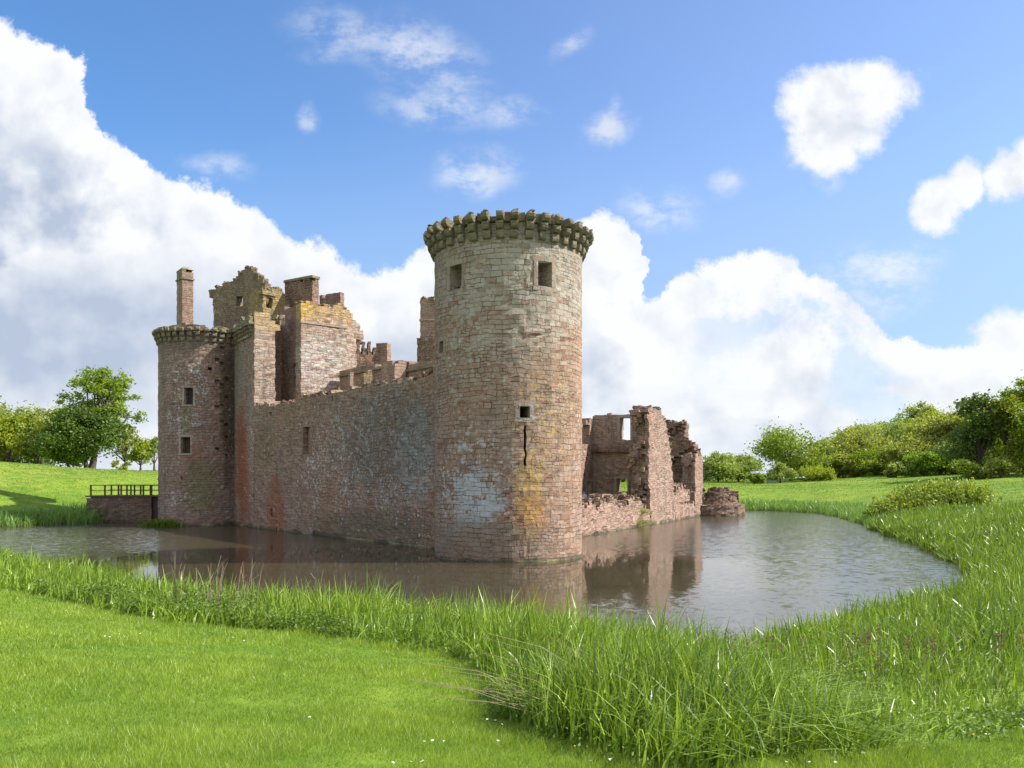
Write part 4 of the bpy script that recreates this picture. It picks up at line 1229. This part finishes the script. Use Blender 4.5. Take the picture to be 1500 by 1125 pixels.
GL = 'trees on the rise left of the castle'; GR = 'trees and shrubs along the far edge of the right field'
tree('tree', 'largest tree left of the castle, open spreading top over bare limbs against the sky', 'tree', 152, 133, 540, 11.8, 'sycamore', 3, GL, nl=14, clumps=150, leaves=64, leaf=.22, crown0=.34, cr=.085, bx=134)
tree('tree', 'dense dark green bushy tree standing in front of the spreading tree on the left', 'tree', 126, 128, 597, 10.5, 'dark', 4, GL, nl=12, clumps=170, leaves=80, leaf=.24, crown0=.04, cr=.17)
tree('tree', 'bright green lower bushy tree left of the dense dark one', 'tree', 100, 126, 628, 5.5, 'bright', 5, GL, nl=7, clumps=70, leaves=75, leaf=.22, crown0=.04, cr=.2)
tree('tree', 'yellow green tree at the left edge of the photo', 'tree', 14, 134, 612, 7, 'yellow', 6, GL, nl=8, clumps=70, leaves=70, crown0=.25)
tree('tree', 'olive tree behind the yellow ones at the left edge', 'tree', 8, 150, 594, 12, 'olive', 7, GL, nl=9, clumps=110, leaves=60, crown0=.2)
tree('tree', 'second olive tree, just left of the dense dark tree', 'tree', 62, 148, 600, 9, 'olive', 8, GL, nl=8, clumps=80, leaves=60, crown0=.22)
tree('tree', 'yellow tree with a forked dark trunk between the left edge and the dark tree', 'tree', 55, 132, 626, 6, 'yellow', 9, GL, nl=7, clumps=50, leaves=60, crown0=.3)
tree('tree', 'dark low tree filling the shade under the left tree group', 'tree', 40, 158, 650, 14, 'dark', 10, GL, nl=9, clumps=90, leaves=60, crown0=.02)
tree('tree', 'thin airy olive tree right of the spreading tree', 'tree', 184, 140, 623, 6.2, 'olive', 12, GL, nl=7, clumps=55, leaves=45, leaf=.2, crown0=.22)
tree('tree', 'slender yellow green tree between the airy tree and the castle', 'tree', 206, 136, 642, 3.8, 'yellow', 13, GL, nl=6, clumps=36, leaves=45, leaf=.2, crown0=.2)
tree('tree', 'small blue green tree touching the outline of the left round tower', 'tree', 226, 142, 640, 4.6, 'grey', 14, GL, nl=6, clumps=40, leaves=45, leaf=.2, crown0=.25)
tree('bush', 'small yellow gorse bush on the slope below the left trees', 'bush', 170, 118, 674, 1.3, 'gold', 15, None, nl=4, clumps=16, leaves=60, leaf=.09, crown0=.0, trunk=False)
tree('bush', 'pale green bush beside the gorse on the left slope', 'bush', 184, 118, 676, 1.9, 'olive', 16, None, nl=4, clumps=16, leaves=60, leaf=.1, crown0=.0, trunk=False)

RT = [  # px, Y, top, w, foliage, crown0, label, kind
    (1052, 185, 664, 9.5, 'grey', .02, 'pale willow nearest the castle in the right tree line', 'tree'),
    (1082, 190, 670, 9, 'grey', .02, 'second pale willow from the castle in the right tree line', 'tree'),
    (1158, 172, 634, 14.5, 'sycamore', .25, 'broad spreading tree with blue gaps beneath its left side, right tree line', 'tree'),
    (1143, 160, 679, 5.0, 'grey', .0, 'small grey green shrub in front of the broad spreading tree', 'bush'),
    (1108, 158, 695, 3.2, 'sycamore', .0, 'small dark shrub in front of the pale roofed shed', 'bush'),
    (1203, 160, 687, 6.2, 'yellow', .0, 'low yellow green shrub right of the broad spreading tree', 'bush'),
    (1216, 178, 646, 11, 'olive', .02, 'olive willow right of the broad spreading tree', 'tree'),
    (1252, 182, 627, 12, 'olive', .02, 'taller olive willow in the middle of the right tree line', 'tree'),
    (1288, 185, 615, 12, 'grey', .02, 'grey green willow in the middle of the right tree line', 'tree'),
    (1262, 215, 621, 9, 'gold', .2, 'golden topped tree showing behind the willows', 'tree'),
    (1322, 190, 605, 12, 'bright', .05, 'bright green tree left of the rounded crown in the right tree line', 'tree'),
    (1350, 200, 587, 10, 'yellow', .3, 'rounded yellow green crown rising behind the right tree line', 'tree'),
    (1340, 160, 640, 10, 'olive', .02, 'olive scrub tree below the rounded yellow green crown', 'tree'),
    (1378, 165, 609, 11, 'olive', .02, 'arching olive willow left of the dark trunked tree', 'tree'),
    (1353, 148, 664, 6.2, 'bright', .02, 'small round bright green tree standing before the willows', 'tree'),
    (1313, 148, 680, 3.0, 'grey', .1, 'tiny round headed tree with a thin stem at the field edge', 'tree'),
    (1400, 150, 650, 9, 'greydark', .02, 'dark scrub tree left of the dark trunk', 'tree'),
    (1434, 128, 571, 7.2, 'greydark', .02, 'tall dark grey green tree with a thick dark trunk on the right', 'tree'),
    (1474, 126, 585, 6.8, 'gold', .3, 'golden crowned tree right of the dark trunked tree', 'tree'),
    (1506, 128, 555, 8.5, 'sycamore', .25, 'tall green tree cut by the right edge of the photo', 'tree'),
    (1462, 150, 621, 9, 'sycamore', .05, 'green tree filling in behind the golden crowned tree', 'tree'),
    (1500, 124, 640, 6.5, 'yellow', .1, 'yellow green small tree low at the right edge', 'tree'),
    (1540, 120, 593, 10, 'sycamore', .15, 'dark tree just past the right edge of the photo', 'tree'),
    
    (1185, 186, 668, 7, 'sycamore', .0, 'green shrub filling the gap right of the broad trunk', 'bush'),
    (1235, 170, 668, 7.5, 'olive', .0, 'olive shrub at the foot of the middle willows', 'bush'),
    (1270, 168, 664, 8, 'sycamore', .0, 'green thicket bush below the grey green willow', 'bush'),
    (1302, 172, 655, 8, 'olive', .0, 'olive thicket bush behind the tiny round headed tree', 'bush'),
    (1335, 172, 660, 7, 'sycamore', .0, 'green thicket bush left of the small bright tree', 'bush'),
    (1385, 158, 668, 7, 'bright', .0, 'bright thicket bush right of the small bright tree', 'bush'),
    (1425, 150, 672, 6, 'dark', .0, 'dark thicket bush at the foot of the thick dark trunk', 'bush'),
    (1480, 165, 650, 10, 'olive', .0, 'olive thicket far behind the golden crowned tree', 'bush'),
    (1215, 225, 690, 16, 'dark', .0, 'low dark hedge bush far behind the olive willow', 'bush'),
    (1290, 225, 688, 18, 'dark', .0, 'low dark hedge bush far behind the middle willows', 'bush'),
    (1365, 215, 684, 18, 'dark', .0, 'low dark hedge bush far behind the small bright tree', 'bush'),
    (1440, 205, 680, 18, 'sycamore', .0, 'low green hedge bush far behind the thick dark trunk', 'bush'),
    (1505, 190, 670, 16, 'sycamore', .0, 'low green hedge bush at the right edge behind the trunks', 'bush'),
    (1412, 160, 599, 9, 'olive', .05, 'olive tree rising between the rounded crown and the dark trunked tree', 'tree'),
    (1455, 170, 589, 11, 'yellow', .1, 'yellow green tree behind the dark trunked tree', 'tree'),
    (1490, 175, 577, 12, 'olive', .1, 'tall olive tree behind the golden crowned tree', 'tree'),
    (1395, 205, 599, 12, 'yellow', .1, 'far yellow green tree on the skyline left of the dark trunked tree', 'tree'),
    (1418, 121, 676, 4.4, 'sycamore', .0, 'green shrub left of the thick dark trunk', 'bush'),
    (1466, 119, 672, 4.6, 'olive', .0, 'olive shrub right of the thick dark trunk', 'bush'),
    (1230, 190, 640, 11, 'grey', .02, 'pale willow filling the gap behind the olive willows', 'tree'),
    (1300, 200, 612, 12, 'yellow', .1, 'yellow green tree on the skyline above the grey green willow', 'tree'),
    (905, 190, 690, 12, 'olive', .0, 'distant tree seen through the small arched window', 'tree'),
    (930, 195, 684, 13, 'bright', .0, 'distant tree just behind the inner ruin', 'tree'),
]
for k, (px, Y, top, w, fl, c0, lab, kd) in enumerate(RT):
    big = w > 7
    tree(kd, lab, kd, px, Y, top, w, fl, 40 + k, GR, nl=10 if big else 6, clumps=120 if big else 60, leaves=62, leaf=.26 if big else .2, crown0=c0, cr=.15)


# scrub willow on the near side of the right field
def scrub():
    t = thing('bush', 'wide yellow green willow scrub on the bank above the reeds at the right', 'bush', (36.5, 72, 1.6))
    rng = np.random.default_rng(200); V_, Q_, C_ = [], [], []; bark = Bag(); P = []; C = []
    for k in range(850):
        x = 36.8 + rng.uniform(-4.6, 4.2); y = 72 + rng.normal(0, 1.5)
        zb = float(H(np.array([x]), np.array([y]))[0]); hh = (2.4 - .06 * (x - 36.8) ** 2) * rng.uniform(.55, 1.15)
        dx, dy = rng.normal(0, .35), rng.normal(0, .35)
        tip = np.array([x + dx, y + dy, zb + hh])
        bark.add(*tube([(x, y, zb - .1), (x + dx * .4, y + dy * .4, zb + hh * .6), tip], [.02, .014, .005], 3))
        m = 34; u = rng.uniform(.15, 1.05, m)
        p = np.array([x, y, zb]) + (tip - [x, y, zb]) * u[:, None] + rng.normal(0, .10, (m, 3))
        P.append(p); C.append(rng.uniform(.0, .5) + rng.uniform(0, .5, m))
    P = np.concatenate(P); C = np.concatenate(C)
    V, Q, c = leaf_quads(P, np.full(len(P), .125), rng, C, flat=0)
    wobj('crown', V, Q, FOL['scrub'], t, col=c)
    V, Fl, _ = bark.get(); wobj('stems', V, Fl, M_bark, t)


scrub()


# --- grass blades, reeds
def blades(x, y, z, h, w, lean, rng, col, segs=4, wind=(.25, 0.)):
    """curved tapering ribbons"""
    n = len(x); a = rng.uniform(0, 2 * np.pi, n)
    ldir = np.stack([np.cos(a) * lean + wind[0] * lean, np.sin(a) * lean + wind[1] * lean], 1)
    b = rng.uniform(0, 2 * np.pi, n); side = np.stack([np.cos(b), np.sin(b), np.zeros(n)], 1)
    V = np.empty((n, (segs + 1) * 2 if segs > 1 else 3, 3)); 
    prof = [1, .95, .8, .5, .06] if segs == 4 else ([1, .8, .06] if segs == 2 else None)
    if segs == 1:
        V[:, 0] = np.stack([x, y, z], 1) - side * w[:, None] / 2; V[:, 1] = np.stack([x, y, z], 1) + side * w[:, None] / 2
        V[:, 2] = np.stack([x + ldir[:, 0] * h, y + ldir[:, 1] * h, z + h], 1)
        return V.reshape(-1, 3), np.arange(3 * n).reshape(-1, 3), np.repeat(col, 3)
    for k in range(segs + 1):
        u = k / segs
        bend = u ** 2
        dz = h * u * (1 - .45 * np.clip(np.hypot(ldir[:, 0], ldir[:, 1]), 0, 1.2) * u ** 2)
        c = np.stack([x + ldir[:, 0] * h * bend, y + ldir[:, 1] * h * bend, z + dz], 1)
        ww = (w * prof[k] / 2)[:, None]
        V[:, 2 * k] = c - side * ww; V[:, 2 * k + 1] = c + side * ww
    idx = np.arange(n)[:, None] * (2 * (segs + 1))
    Q = np.concatenate([np.stack([idx[:, 0] + 2 * k, idx[:, 0] + 2 * k + 1, idx[:, 0] + 2 * k + 3, idx[:, 0] + 2 * k + 2], 1) for k in range(segs)])
    return V.reshape(-1, 3), Q, np.repeat(col, 2 * (segs + 1))


def nz2(x, y, s, seed=0):
    """cheap smooth noise 0..1"""
    r = np.random.default_rng(seed); v = 0; tot = 0
    for k in range(5):
        a = r.uniform(0, 6.28); f = s * 1.7 ** k; am = .75 ** k
        v = v + am * np.sin((x * math.cos(a) + y * math.sin(a)) * f + r.uniform(0, 6.28) + 1.5 * np.sin((y * math.cos(a) - x * math.sin(a)) * f * .7)); tot += am
    return .5 + .5 * v / tot * 1.4


def polar(rng, n, r0, r1, p, th=41):
    """points round the origin with density falling as r**(p-1)"""
    u = rng.random(n)
    r = (r0 ** (p + 1) + u * (r1 ** (p + 1) - r0 ** (p + 1))) ** (1 / (p + 1)) if abs(p + 1) > 1e-6 else r0 * (r1 / r0) ** u
    a = np.radians(rng.uniform(-th, th, n)); return r * np.sin(a), r * np.cos(a), r


M_lawn = foliage('lawn_grass', (.080, .165, .012), (.40, .50, .075), .38, .45, patch=.8, spec=.4, pscale=.8)
M_reed = foliage('reed_leaves', (.028, .078, .007), (.34, .47, .055), .26, .36, patch=.6, spec=.4, pscale=.35)
M_field = foliage('field_grass', (.075, .145, .012), (.235, .275, .042), .28, .6, patch=1.6, spec=.15, pscale=.16)
M_far = foliage('far_reed_leaves', (.085, .18, .030), (.32, .46, .13), .35, .4, patch=.5, spec=.4, pscale=.2)
M_herb = foliage('herb_leaves', (.045, .095, .014), (.21, .30, .045), .35, .5, patch=.7, pscale=.6)
M_straw = foliage('straw', (.17, .11, .075), (.50, .42, .27), .2, .7, patch=.3)


def lawn():
    rng = np.random.default_rng(300)
    x, y, r = polar(rng, 900000, 4.1, 50, -1)
    e = lawn_e(x, y); d = shore_d(x, y)
    k = (e < .25) & (d > 1) & (x > -40)
    x, y, r, e = x[k], y[k], r[k], e[k]
    z = H(x, y)
    n1 = nz2(x, y, 1.5, 5); n2 = nz2(x, y, 5.0, 8)
    h = (.022 + .035 * n1 + .045 * n2 * n1) * rng.uniform(.6, 1.3, len(x)) * (1 + .5 * np.exp(-(np.abs(e) / .5) ** 2)) * (1 + .010 * r)
    w = .0042 * (r / 5) * rng.uniform(.7, 1.3, len(x))
    c = np.clip(.02 + .35 * n1 + .35 * n2 * n1 + .45 * rng.random(len(x)) ** 1.5, 0, 1.2)
    V, T, C = blades(x, y, z - .01, h, w, rng.uniform(.2, 1.0, len(x)), rng, c, 1)
    o = single('lawn_grass', V, T, M_lawn, (-3, 9, 1.9), col=C); tagset(o, kind='stuff')
    # coarser grass on the banks and fields across the water
    x, y, r = polar(rng, 260000, 30, 230, -.6)
    d = shore_d(x, y); e = lawn_e(x, y)
    k = (d > 1.5) & (e > 4) & ((y > 60) | (d > 9)) & ~((x < 30) & (x > -30) & (y < 112))
    x, y, r = x[k], y[k], r[k]; z = H(x, y)
    n1 = nz2(x, y, .25, 15); n2 = nz2(x, y, 1.3, 18)
    h = (.07 + .12 * n1 * n2) * rng.uniform(.6, 1.4, len(x)); w = .0008 * r * rng.uniform(.7, 1.4, len(x))
    c = np.clip(.25 + .35 * n1 + .2 * rng.random(len(x)), 0, 1)
    V, T, C = blades(x, y, z - .01, h, w, rng.uniform(.3, 1.3, len(x)), rng, c, 1)
    o = single('field_grass', V, T, M_field, (10, 120, 2.5), col=C); tagset(o, kind='stuff')


def reeds():
    rng = np.random.default_rng(310)
    x, y, r = polar(rng, 300000, 4.6, 75, .35)
    e = lawn_e(x, y); d = shore_d(x, y)
    wmax = np.where(x > 13, 15, 30)
    dn = nz2(x, y, 1.4, 3)
    k = (e > .0) & (d > -.8) & (d < wmax) & (y < 72) & ((x > -45)) & (rng.random(len(x)) < .55 + .6 * dn)
    k &= ~((y > 50) & (x < 0))
    k &= ~((x > 28) & (d > 10))
    x, y, r, e, d = x[k], y[k], r[k], e[k], d[k]; z = np.maximum(H(x, y, d), -.3)
    right = sstep(x, .8, 3) * (1 - sstep(y, 12, 17))
    h = np.where(e < 12, .42 + .26 * e, 1.2)
    h = h * (1 - right) + right * (.16 + .105 * e + .05 * np.clip(e - 3, 0, 9))
    clump = 1.12 * np.exp(-(((x - 1.25) / 1.25) ** 2 + ((y - 8.3) / 1.7) ** 2))
    h = np.maximum(h, .92 * clump)
    h = np.clip(h, .18, 1.18)
    h = np.where(x > 9, h * (1 + .35 * sstep(y, 18, 26)), h)
    h = h * (1 - .3 * sstep(d, 4, 8) * (x > 10)) * (1 - .22 * sstep(x, 2.8, 4.5))
    n1 = nz2(x, y, .8, 21); n2 = nz2(x, y, 2.9, 22)
    h = h * (.62 + .42 * n1 + .22 * n2) * rng.uniform(.65, 1.15, len(x))
    w = (.013 + .0012 * r) * (1 + .9 * np.clip(clump, 0, 1)) * rng.uniform(.6, 1.35, len(x))
    c = np.clip(.10 + .30 * n1 + .55 * rng.random(len(x)), 0, 1)
    c = np.where(rng.random(len(x)) < .05, 1.2, c)
    lean = rng.uniform(.08, .45, len(x)) + .65 * (rng.random(len(x)) < .30)
    c = np.where(clump > .35, c + .18 * (rng.random(len(x)) < .5) - .1, c)
    V, Q, C = blades(x, y, z - .05, h, w, lean, rng, c, 4, (.45, .1))
    o = single('reeds', V, Q, M_reed, (2, 16, 1), col=C); tagset(o, kind='stuff')
    # the dense clump at the corner of the lawn
    m = 11000
    x = 1.35 + rng.normal(0, .95, m); y = 8.5 + rng.normal(0, 1.15, m); ee = lawn_e(x, y); k = (ee > .15) & (x > -.1); x, y = x[k], y[k]; m = len(x)
    hh = (.98 - .10 * np.hypot(x - 1.35, (y - 8.3) / 1.4) ** 2); hh = np.clip(hh, .35, 1) * rng.uniform(.55, 1.12, m)
    c = np.clip(.1 + .8 * rng.random(m) ** 1.3, 0, 1); c = np.where(rng.random(m) < .10, 1.15, c)
    V, Q, C = blades(x, y, H(x, y) - .05, hh, rng.uniform(.012, .026, m), rng.uniform(.1, .5, m) + .7 * (rng.random(m) < .4), rng, c, 4, (.35, -.1))
    o = single('reed_clump', V, Q, M_reed, (1.4, 8.5, 1.9), col=C); tagset(o, kind='stuff')
    # far bank reed belt
    x, y, r = polar(rng, 420000, 45, 128, .3, 44)
    d = shore_d(x, y); ok = (d > -.6) & (d < 2.6 + 1.6 * nz2(x, y, .35, 9)) & ((y > 70) | (x < -20)) & (y > 56)
    ok &= ~((x > -37.8) & (x < -20) & (y < 95)) & ~((x < 15) & (y > 90))
    ok |= (d > -.6) & (d < 7) & (x > 26) & (y > 55) & (y < 90)
    x, y, r, d = x[ok], y[ok], r[ok], d[ok]; z = np.maximum(H(x, y, d), -.3)
    n1 = nz2(x, y, .5, 31); h = (.75 + .5 * n1) * (1 + .35 * (x < -30)) * rng.uniform(.6, 1.15, len(x)) * (1 - .45 * sstep(d, 2.2, 5))
    w = (.0009 * r) * rng.uniform(.6, 1.4, len(x)); c = np.clip(.05 + .35 * n1 + .55 * rng.random(len(x)), 0, 1)
    V, Q, C = blades(x, y, z - .05, h, w, rng.uniform(.1, .6, len(x)), rng, c, 2, (.4, 0))
    o = single('far_reeds', V, Q, M_far, (30, 80, .5), col=C); tagset(o, kind='stuff')


def herbs():
    """nettles, docks and cow parsley low among the reeds"""
    rng = np.random.default_rng(320); P = []; C = []
    def patch(x0, x1, e0, e1, n, h0, h1, leaves=26):
        for _ in range(n):
            x = rng.uniform(x0, x1); y = float(np.interp(x, LAWN_X, LAWN_Y)) + rng.uniform(e0, e1)
            if float(nz2(np.array([x]), np.array([y]), 1.6, 77)[0]) < .5 and rng.random() < .8: continue
            zb = float(H(np.array([x]), np.array([y]))[0]); hh = rng.uniform(h0 * .6, h1)
            u = rng.uniform(.1, 1, leaves)
            p = np.stack([x + rng.normal(0, .09, leaves), y + rng.normal(0, .09, leaves), zb + u * hh], 1)
            P.append(p); C.append(rng.uniform(0, .5) + rng.uniform(0, .5, leaves))
    patch(-12.5, -9.5, .2, 1.1, 90, .25, .5)
    patch(-9.7, -7.4, .2, 1.5, 260, .3, .6)
    patch(-7.4, -5.2, .4, 2.3, 420, .35, .75)
    patch(-5.2, -3.2, .1, 1.2, 170, .2, .45)
    patch(-3.4, -.5, .0, 1.0, 120, .12, .35)
    patch(-.3, 2.4, .1, .8, 190, .08, .22, 22)
    patch(2.4, 5.5, .2, 1.4, 170, .10, .26, 22)
    patch(2.6, 5.2, 2.0, 4.6, 90, .35, .62)
    P = np.concatenate(P); C = np.concatenate(C); r = np.hypot(P[:, 0], P[:, 1])
    V, Q, c = leaf_quads(P, .012 + .0015 * r, rng, C, flat=.3, aspect=.45)
    o = single('nettles', V, Q, M_herb, (-4, 16, 1.2), col=c); tagset(o, kind='stuff')


def stalks():
    """last year's dead stems"""
    rng = np.random.default_rng(330); bg = Bag()
    def stem(x, y, h, lx, ly, r=.007, curve=.3):
        z = float(H(np.array([x]), np.array([y]))[0])
        bg.add(*tube([(x, y, z), (x + lx * .3, y + ly * .3, z + h * .5), (x + lx * (.3 + .4 * (1 + curve)) , y + ly * .7, z + h * .85), (x + lx * (1 + curve), y + ly, z + h)], [r, r * .9, r * .7, r * .4], 4), c=rng.uniform(.3, .9))
    for _ in range(26):
        x = rng.normal(-6.35, .28); stem(x, 18.0 + rng.normal(0, .3), rng.uniform(.95, 1.5), rng.normal(.12, .14), rng.normal(0, .1), .011)
    for _ in range(5): stem(rng.normal(-7.4, .15), 17.8, rng.uniform(1.1, 1.5), rng.normal(0, .08), 0, .010)
    for _ in range(5): stem(rng.normal(-4.7, .25), 19.5, rng.uniform(1.1, 1.4), rng.normal(0, .15), 0, .010)
    for _ in range(34): stem(rng.uniform(.35, 1.5), rng.uniform(7.6, 9.4), rng.uniform(.45, .95), rng.normal(-.25, .35), rng.normal(-.1, .2), .0035, .5)
    for _ in range(14): stem(rng.uniform(.3, .9), rng.uniform(7.4, 8.4), rng.uniform(.35, .6), rng.uniform(-.9, -.3), rng.normal(-.1, .2), .0035, .6)
    # brown seed heads standing in the bank on the right
    for _ in range(70):
        x = rng.uniform(2.3, 6.2); y = rng.uniform(8.6, 12.5); hh = rng.uniform(.55, .95)
        z = float(H(np.array([x]), np.array([y]))[0]); tp = np.array([x + rng.normal(0, .08), y, z + hh])
        bg.add(*tube([(x, y, z), tp], [.003, .002], 3), c=.2)
        for _k in range(10):
            p = tp + np.array([rng.normal(0, .022), rng.normal(0, .022), rng.uniform(-.16, .03)]); u = unit(rng, 2) * .016
            bg.add([p - u[0], p + u[1], p + u[0], p - u[1]], np.array([[0, 1, 2, 3]]), c=rng.uniform(-.6, .1))
    V, Fl, c = bg.get(); o = single('dead_stalks', V, Fl, M_straw, (0, 12, 1.5), col=c); tagset(o, kind='stuff')


lawn(); reeds(); herbs(); stalks()


def tuft(name, label, x, y, z, n, h, seed, spread, mat=None):
    rng = np.random.default_rng(seed)
    xx = x + rng.normal(0, spread[0], n); yy = y + rng.normal(0, spread[1], n)
    rad = np.minimum(1., np.hypot((xx - x) / spread[0], (yy - y) / spread[1]) / 2.2); V, Q, C = blades(xx, yy, np.full(n, z), h * rng.uniform(.5, 1.1, n), np.full(n, .05), rng.uniform(.3, 1.2, n), rng, rng.uniform(0, .8, n), 4, (.3, -.2))
    o = single(name, V, Q, mat or FOL['sycamore'], (x, y, z), col=C)
    tagset(o, label, 'plant')


tuft('grass_tussock', 'dark grass tussock at the waterline against the left round tower', -29.9, 69.9, -.05, 900, .95, 1, (.65, .35))
_p = SL.P(np.array(14.), np.array(.25), np.array(1.2))
tuft('straw_tuft', 'straw coloured grass tuft hanging on the low lakeside wall', _p[0], _p[1], 1.1, 260, .55, 2, (.35, .6), FOL['olive'])
_p = SL.P(np.array(13.), np.array(-.05), np.array(1.2))
tuft('weed_tuft', 'yellowish weeds growing at the foot of the low lakeside wall', _p[0] + .1, _p[1], .25, 260, .5, 3, (.35, .7), FOL['olive'])


# --- flowers in the mown grass
def flowers():
    rng = np.random.default_rng(340)
    def proto(nm, petal, colr, ctr, size):
        bg = Bag(); n = 9
        for k in range(n):
            a = 2 * math.pi * k / n; c, s = math.cos(a), math.sin(a); w = .28
            bg.add([(0, 0, 0), (size * (c - w * s), size * (s + w * c), size * .1), (size * 1.15 * c, size * 1.15 * s, size * .05), (size * (c + w * s), size * (s - w * c), size * .1)], np.array([[0, 1, 2, 3]]))
        V, Fl, _ = bg.get(); me = mesh_np(petal, V, Fl); me.materials.append(colr)
        th = np.linspace(0, 2 * np.pi, 7)[:-1]; q = size * .35
        Vc = [(q * math.cos(a), q * math.sin(a), size * .06) for a in th] + [(0, 0, size * .25)]
        mc = mesh_np('centre', Vc, np.array([[i, (i + 1) % 6, 6] for i in range(6)])); mc.materials.append(ctr)
        return me, mc
    Mw = plain('daisy_petal', (.80, .78, .76), .6, 5, .05); My = plain('buttercup_yellow', (.75, .50, .02), .4, 5, .1)
    dz = proto('daisy', 'petals', Mw, My, .017); bc = proto('buttercup', 'petals', My, My, .013)
    def put(nm, pr, x, y, up, lab, grp, sc):
        sc *= .55
        z = float(H(np.array([x]), np.array([y]))[0]) + up
        t = thing(nm, lab, 'flower', (x, y, z), grp, rng.uniform(0, 6)); t.rotation_euler = (rng.normal(.25, .15), rng.normal(.1, .15), rng.uniform(0, 6)); t.scale = (sc,) * 3
        for me, n2 in zip(pr, ('petals', 'centre')): obj(n2, me, None, t)
    def lawnpt(px, py):
        k = (py - 700) / F; u = (px - 750) / F; Y = 3.0
        while Y < 60:
            if CAMZ - k * Y <= float(H(np.array([u * Y]), np.array([Y]))[0]) + .04: break
            Y += .03
        return u * Y, Y
    L1 = 'tiny white daisy open in the mown lawn'; L2 = 'tiny yellow buttercup in the grass at the reed edge'
    for (px, py, n, sx, sy) in [(108, 900, 12, 22, 4), (165, 936, 14, 16, 4), (300, 945, 8, 25, 4), (630, 1092, 4, 8, 1.5), (605, 1122, 3, 20, 1), (725, 1062, 4, 10, 3), (730, 1092, 1, 2, 1), (1190, 1124, 6, 18, 1), (1440, 1085, 6, 40, 12), (920, 1120, 4, 60, 2), (470, 1040, 3, 60, 25)]:
        for _ in range(n):
            X, Y = lawnpt(px + rng.normal(0, sx), min(1124, py + rng.normal(0, sy))); put('daisy', dz, X, Y, .055 + .003 * Y, L1, 'daisies scattered over the lawn', rng.uniform(.7, 1.15) * (1 + .025 * Y))
    for (px, py) in [(1036, 1108), (1132, 1105), (1138, 1074), (1203, 1070), (1153, 1035), (1154, 1041), (1267, 1024), (1283, 1031), (1290, 1067), (1417, 1043), (1426, 1084), (1475, 1060), (1176, 1021), (1200, 987), (1256, 991), (1270, 1009), (866, 1034), (98, 918), (70, 912), (35, 936), (80, 955), (945, 1083), (860, 1103), (842, 1103)]:
        X, Y = lawnpt(px, py); put('buttercup', bc, X, Y, .09 + (.16 if lawn_e(X, Y) > .3 else 0), L2, 'buttercups along the reed edge', rng.uniform(.8, 1.2))


flowers()



# --- pale roofed shed among the far trees
def shed():
    X, Y = XY(1118, 166); z = float(H(np.array([X]), np.array([Y]))[0])
    t = thing('shed', 'low shed with a pale blue white roof half hidden under the broad spreading tree', 'shed', (X, Y, z))
    V = box8((X, Y, z + .55), (2.3, 1.6, .6)); wobj('wall', V, BOXF, plain('shed_boards', (.35, .42, .50), .8, 2, .2), t)
    m, g, b = newmat('corrugated_roof')
    P = g.n.new('ShaderNodeNewGeometry').outputs['Position']; px_ = g.sep(P)[0]
    g.l.new(g.mix(g.noise(P, 1.2, 4, .6), (.36, .46, .60), (.66, .72, .80)), b.inputs['Base Color']); b.inputs['Roughness'].default_value = .45
    g.l.new(g.bump(g.math('SINE', g.math('MULTIPLY', px_, 40.)), .6, .03), b.inputs['Normal'])
    V = []
    for x in (X - 2.6, X + 2.6):
        for (dy, dz) in ((-1.9, 1.05), (0, 2.1), (1.9, 1.05), (-1.9, 1.13), (0, 2.2), (1.9, 1.13)): V.append((x, Y + dy, z + dz))
    Q = [[0, 1, 7, 6], [1, 2, 8, 7], [3, 4, 10, 9], [4, 5, 11, 10], [0, 3, 9, 6], [2, 5, 11, 8], [0, 1, 4, 3], [1, 2, 5, 4], [6, 7, 10, 9], [7, 8, 11, 10]]
    wobj('roof', V, np.array(Q), m, t)


shed()


def floating_weed():
    rng = np.random.default_rng(400); n = 9000
    k = rng.integers(2, 22, n); u = rng.random(n); A = SHORE[k]; B = SHORE[k + 1]
    P = A + (B - A) * u[:, None] + rng.normal(0, .55, (n, 2)); d = shore_d(P[:, 0], P[:, 1])
    ok = (d < -.12) & (d > -2.2) & (nz2(P[:, 0], P[:, 1], .6, 44) + .25 * rng.random(n) > .62); P = P[ok]; m = len(P)
    r = rng.uniform(.012, .045, m); a = rng.uniform(0, 6.28, m)
    V = []
    for t in (0, 1.57, 3.14, 4.71): V.append(np.stack([P[:, 0] + r * np.cos(a + t), P[:, 1] + r * np.sin(a + t) * .8, np.full(m, .006)], 1))
    V = np.stack(V, 1).reshape(-1, 3)
    o = single('floating_weed', V, np.arange(4 * m).reshape(-1, 4), M_herb, (2, 20, 0), col=np.repeat(rng.random(m), 4)); tagset(o, kind='stuff')


floating_weed()
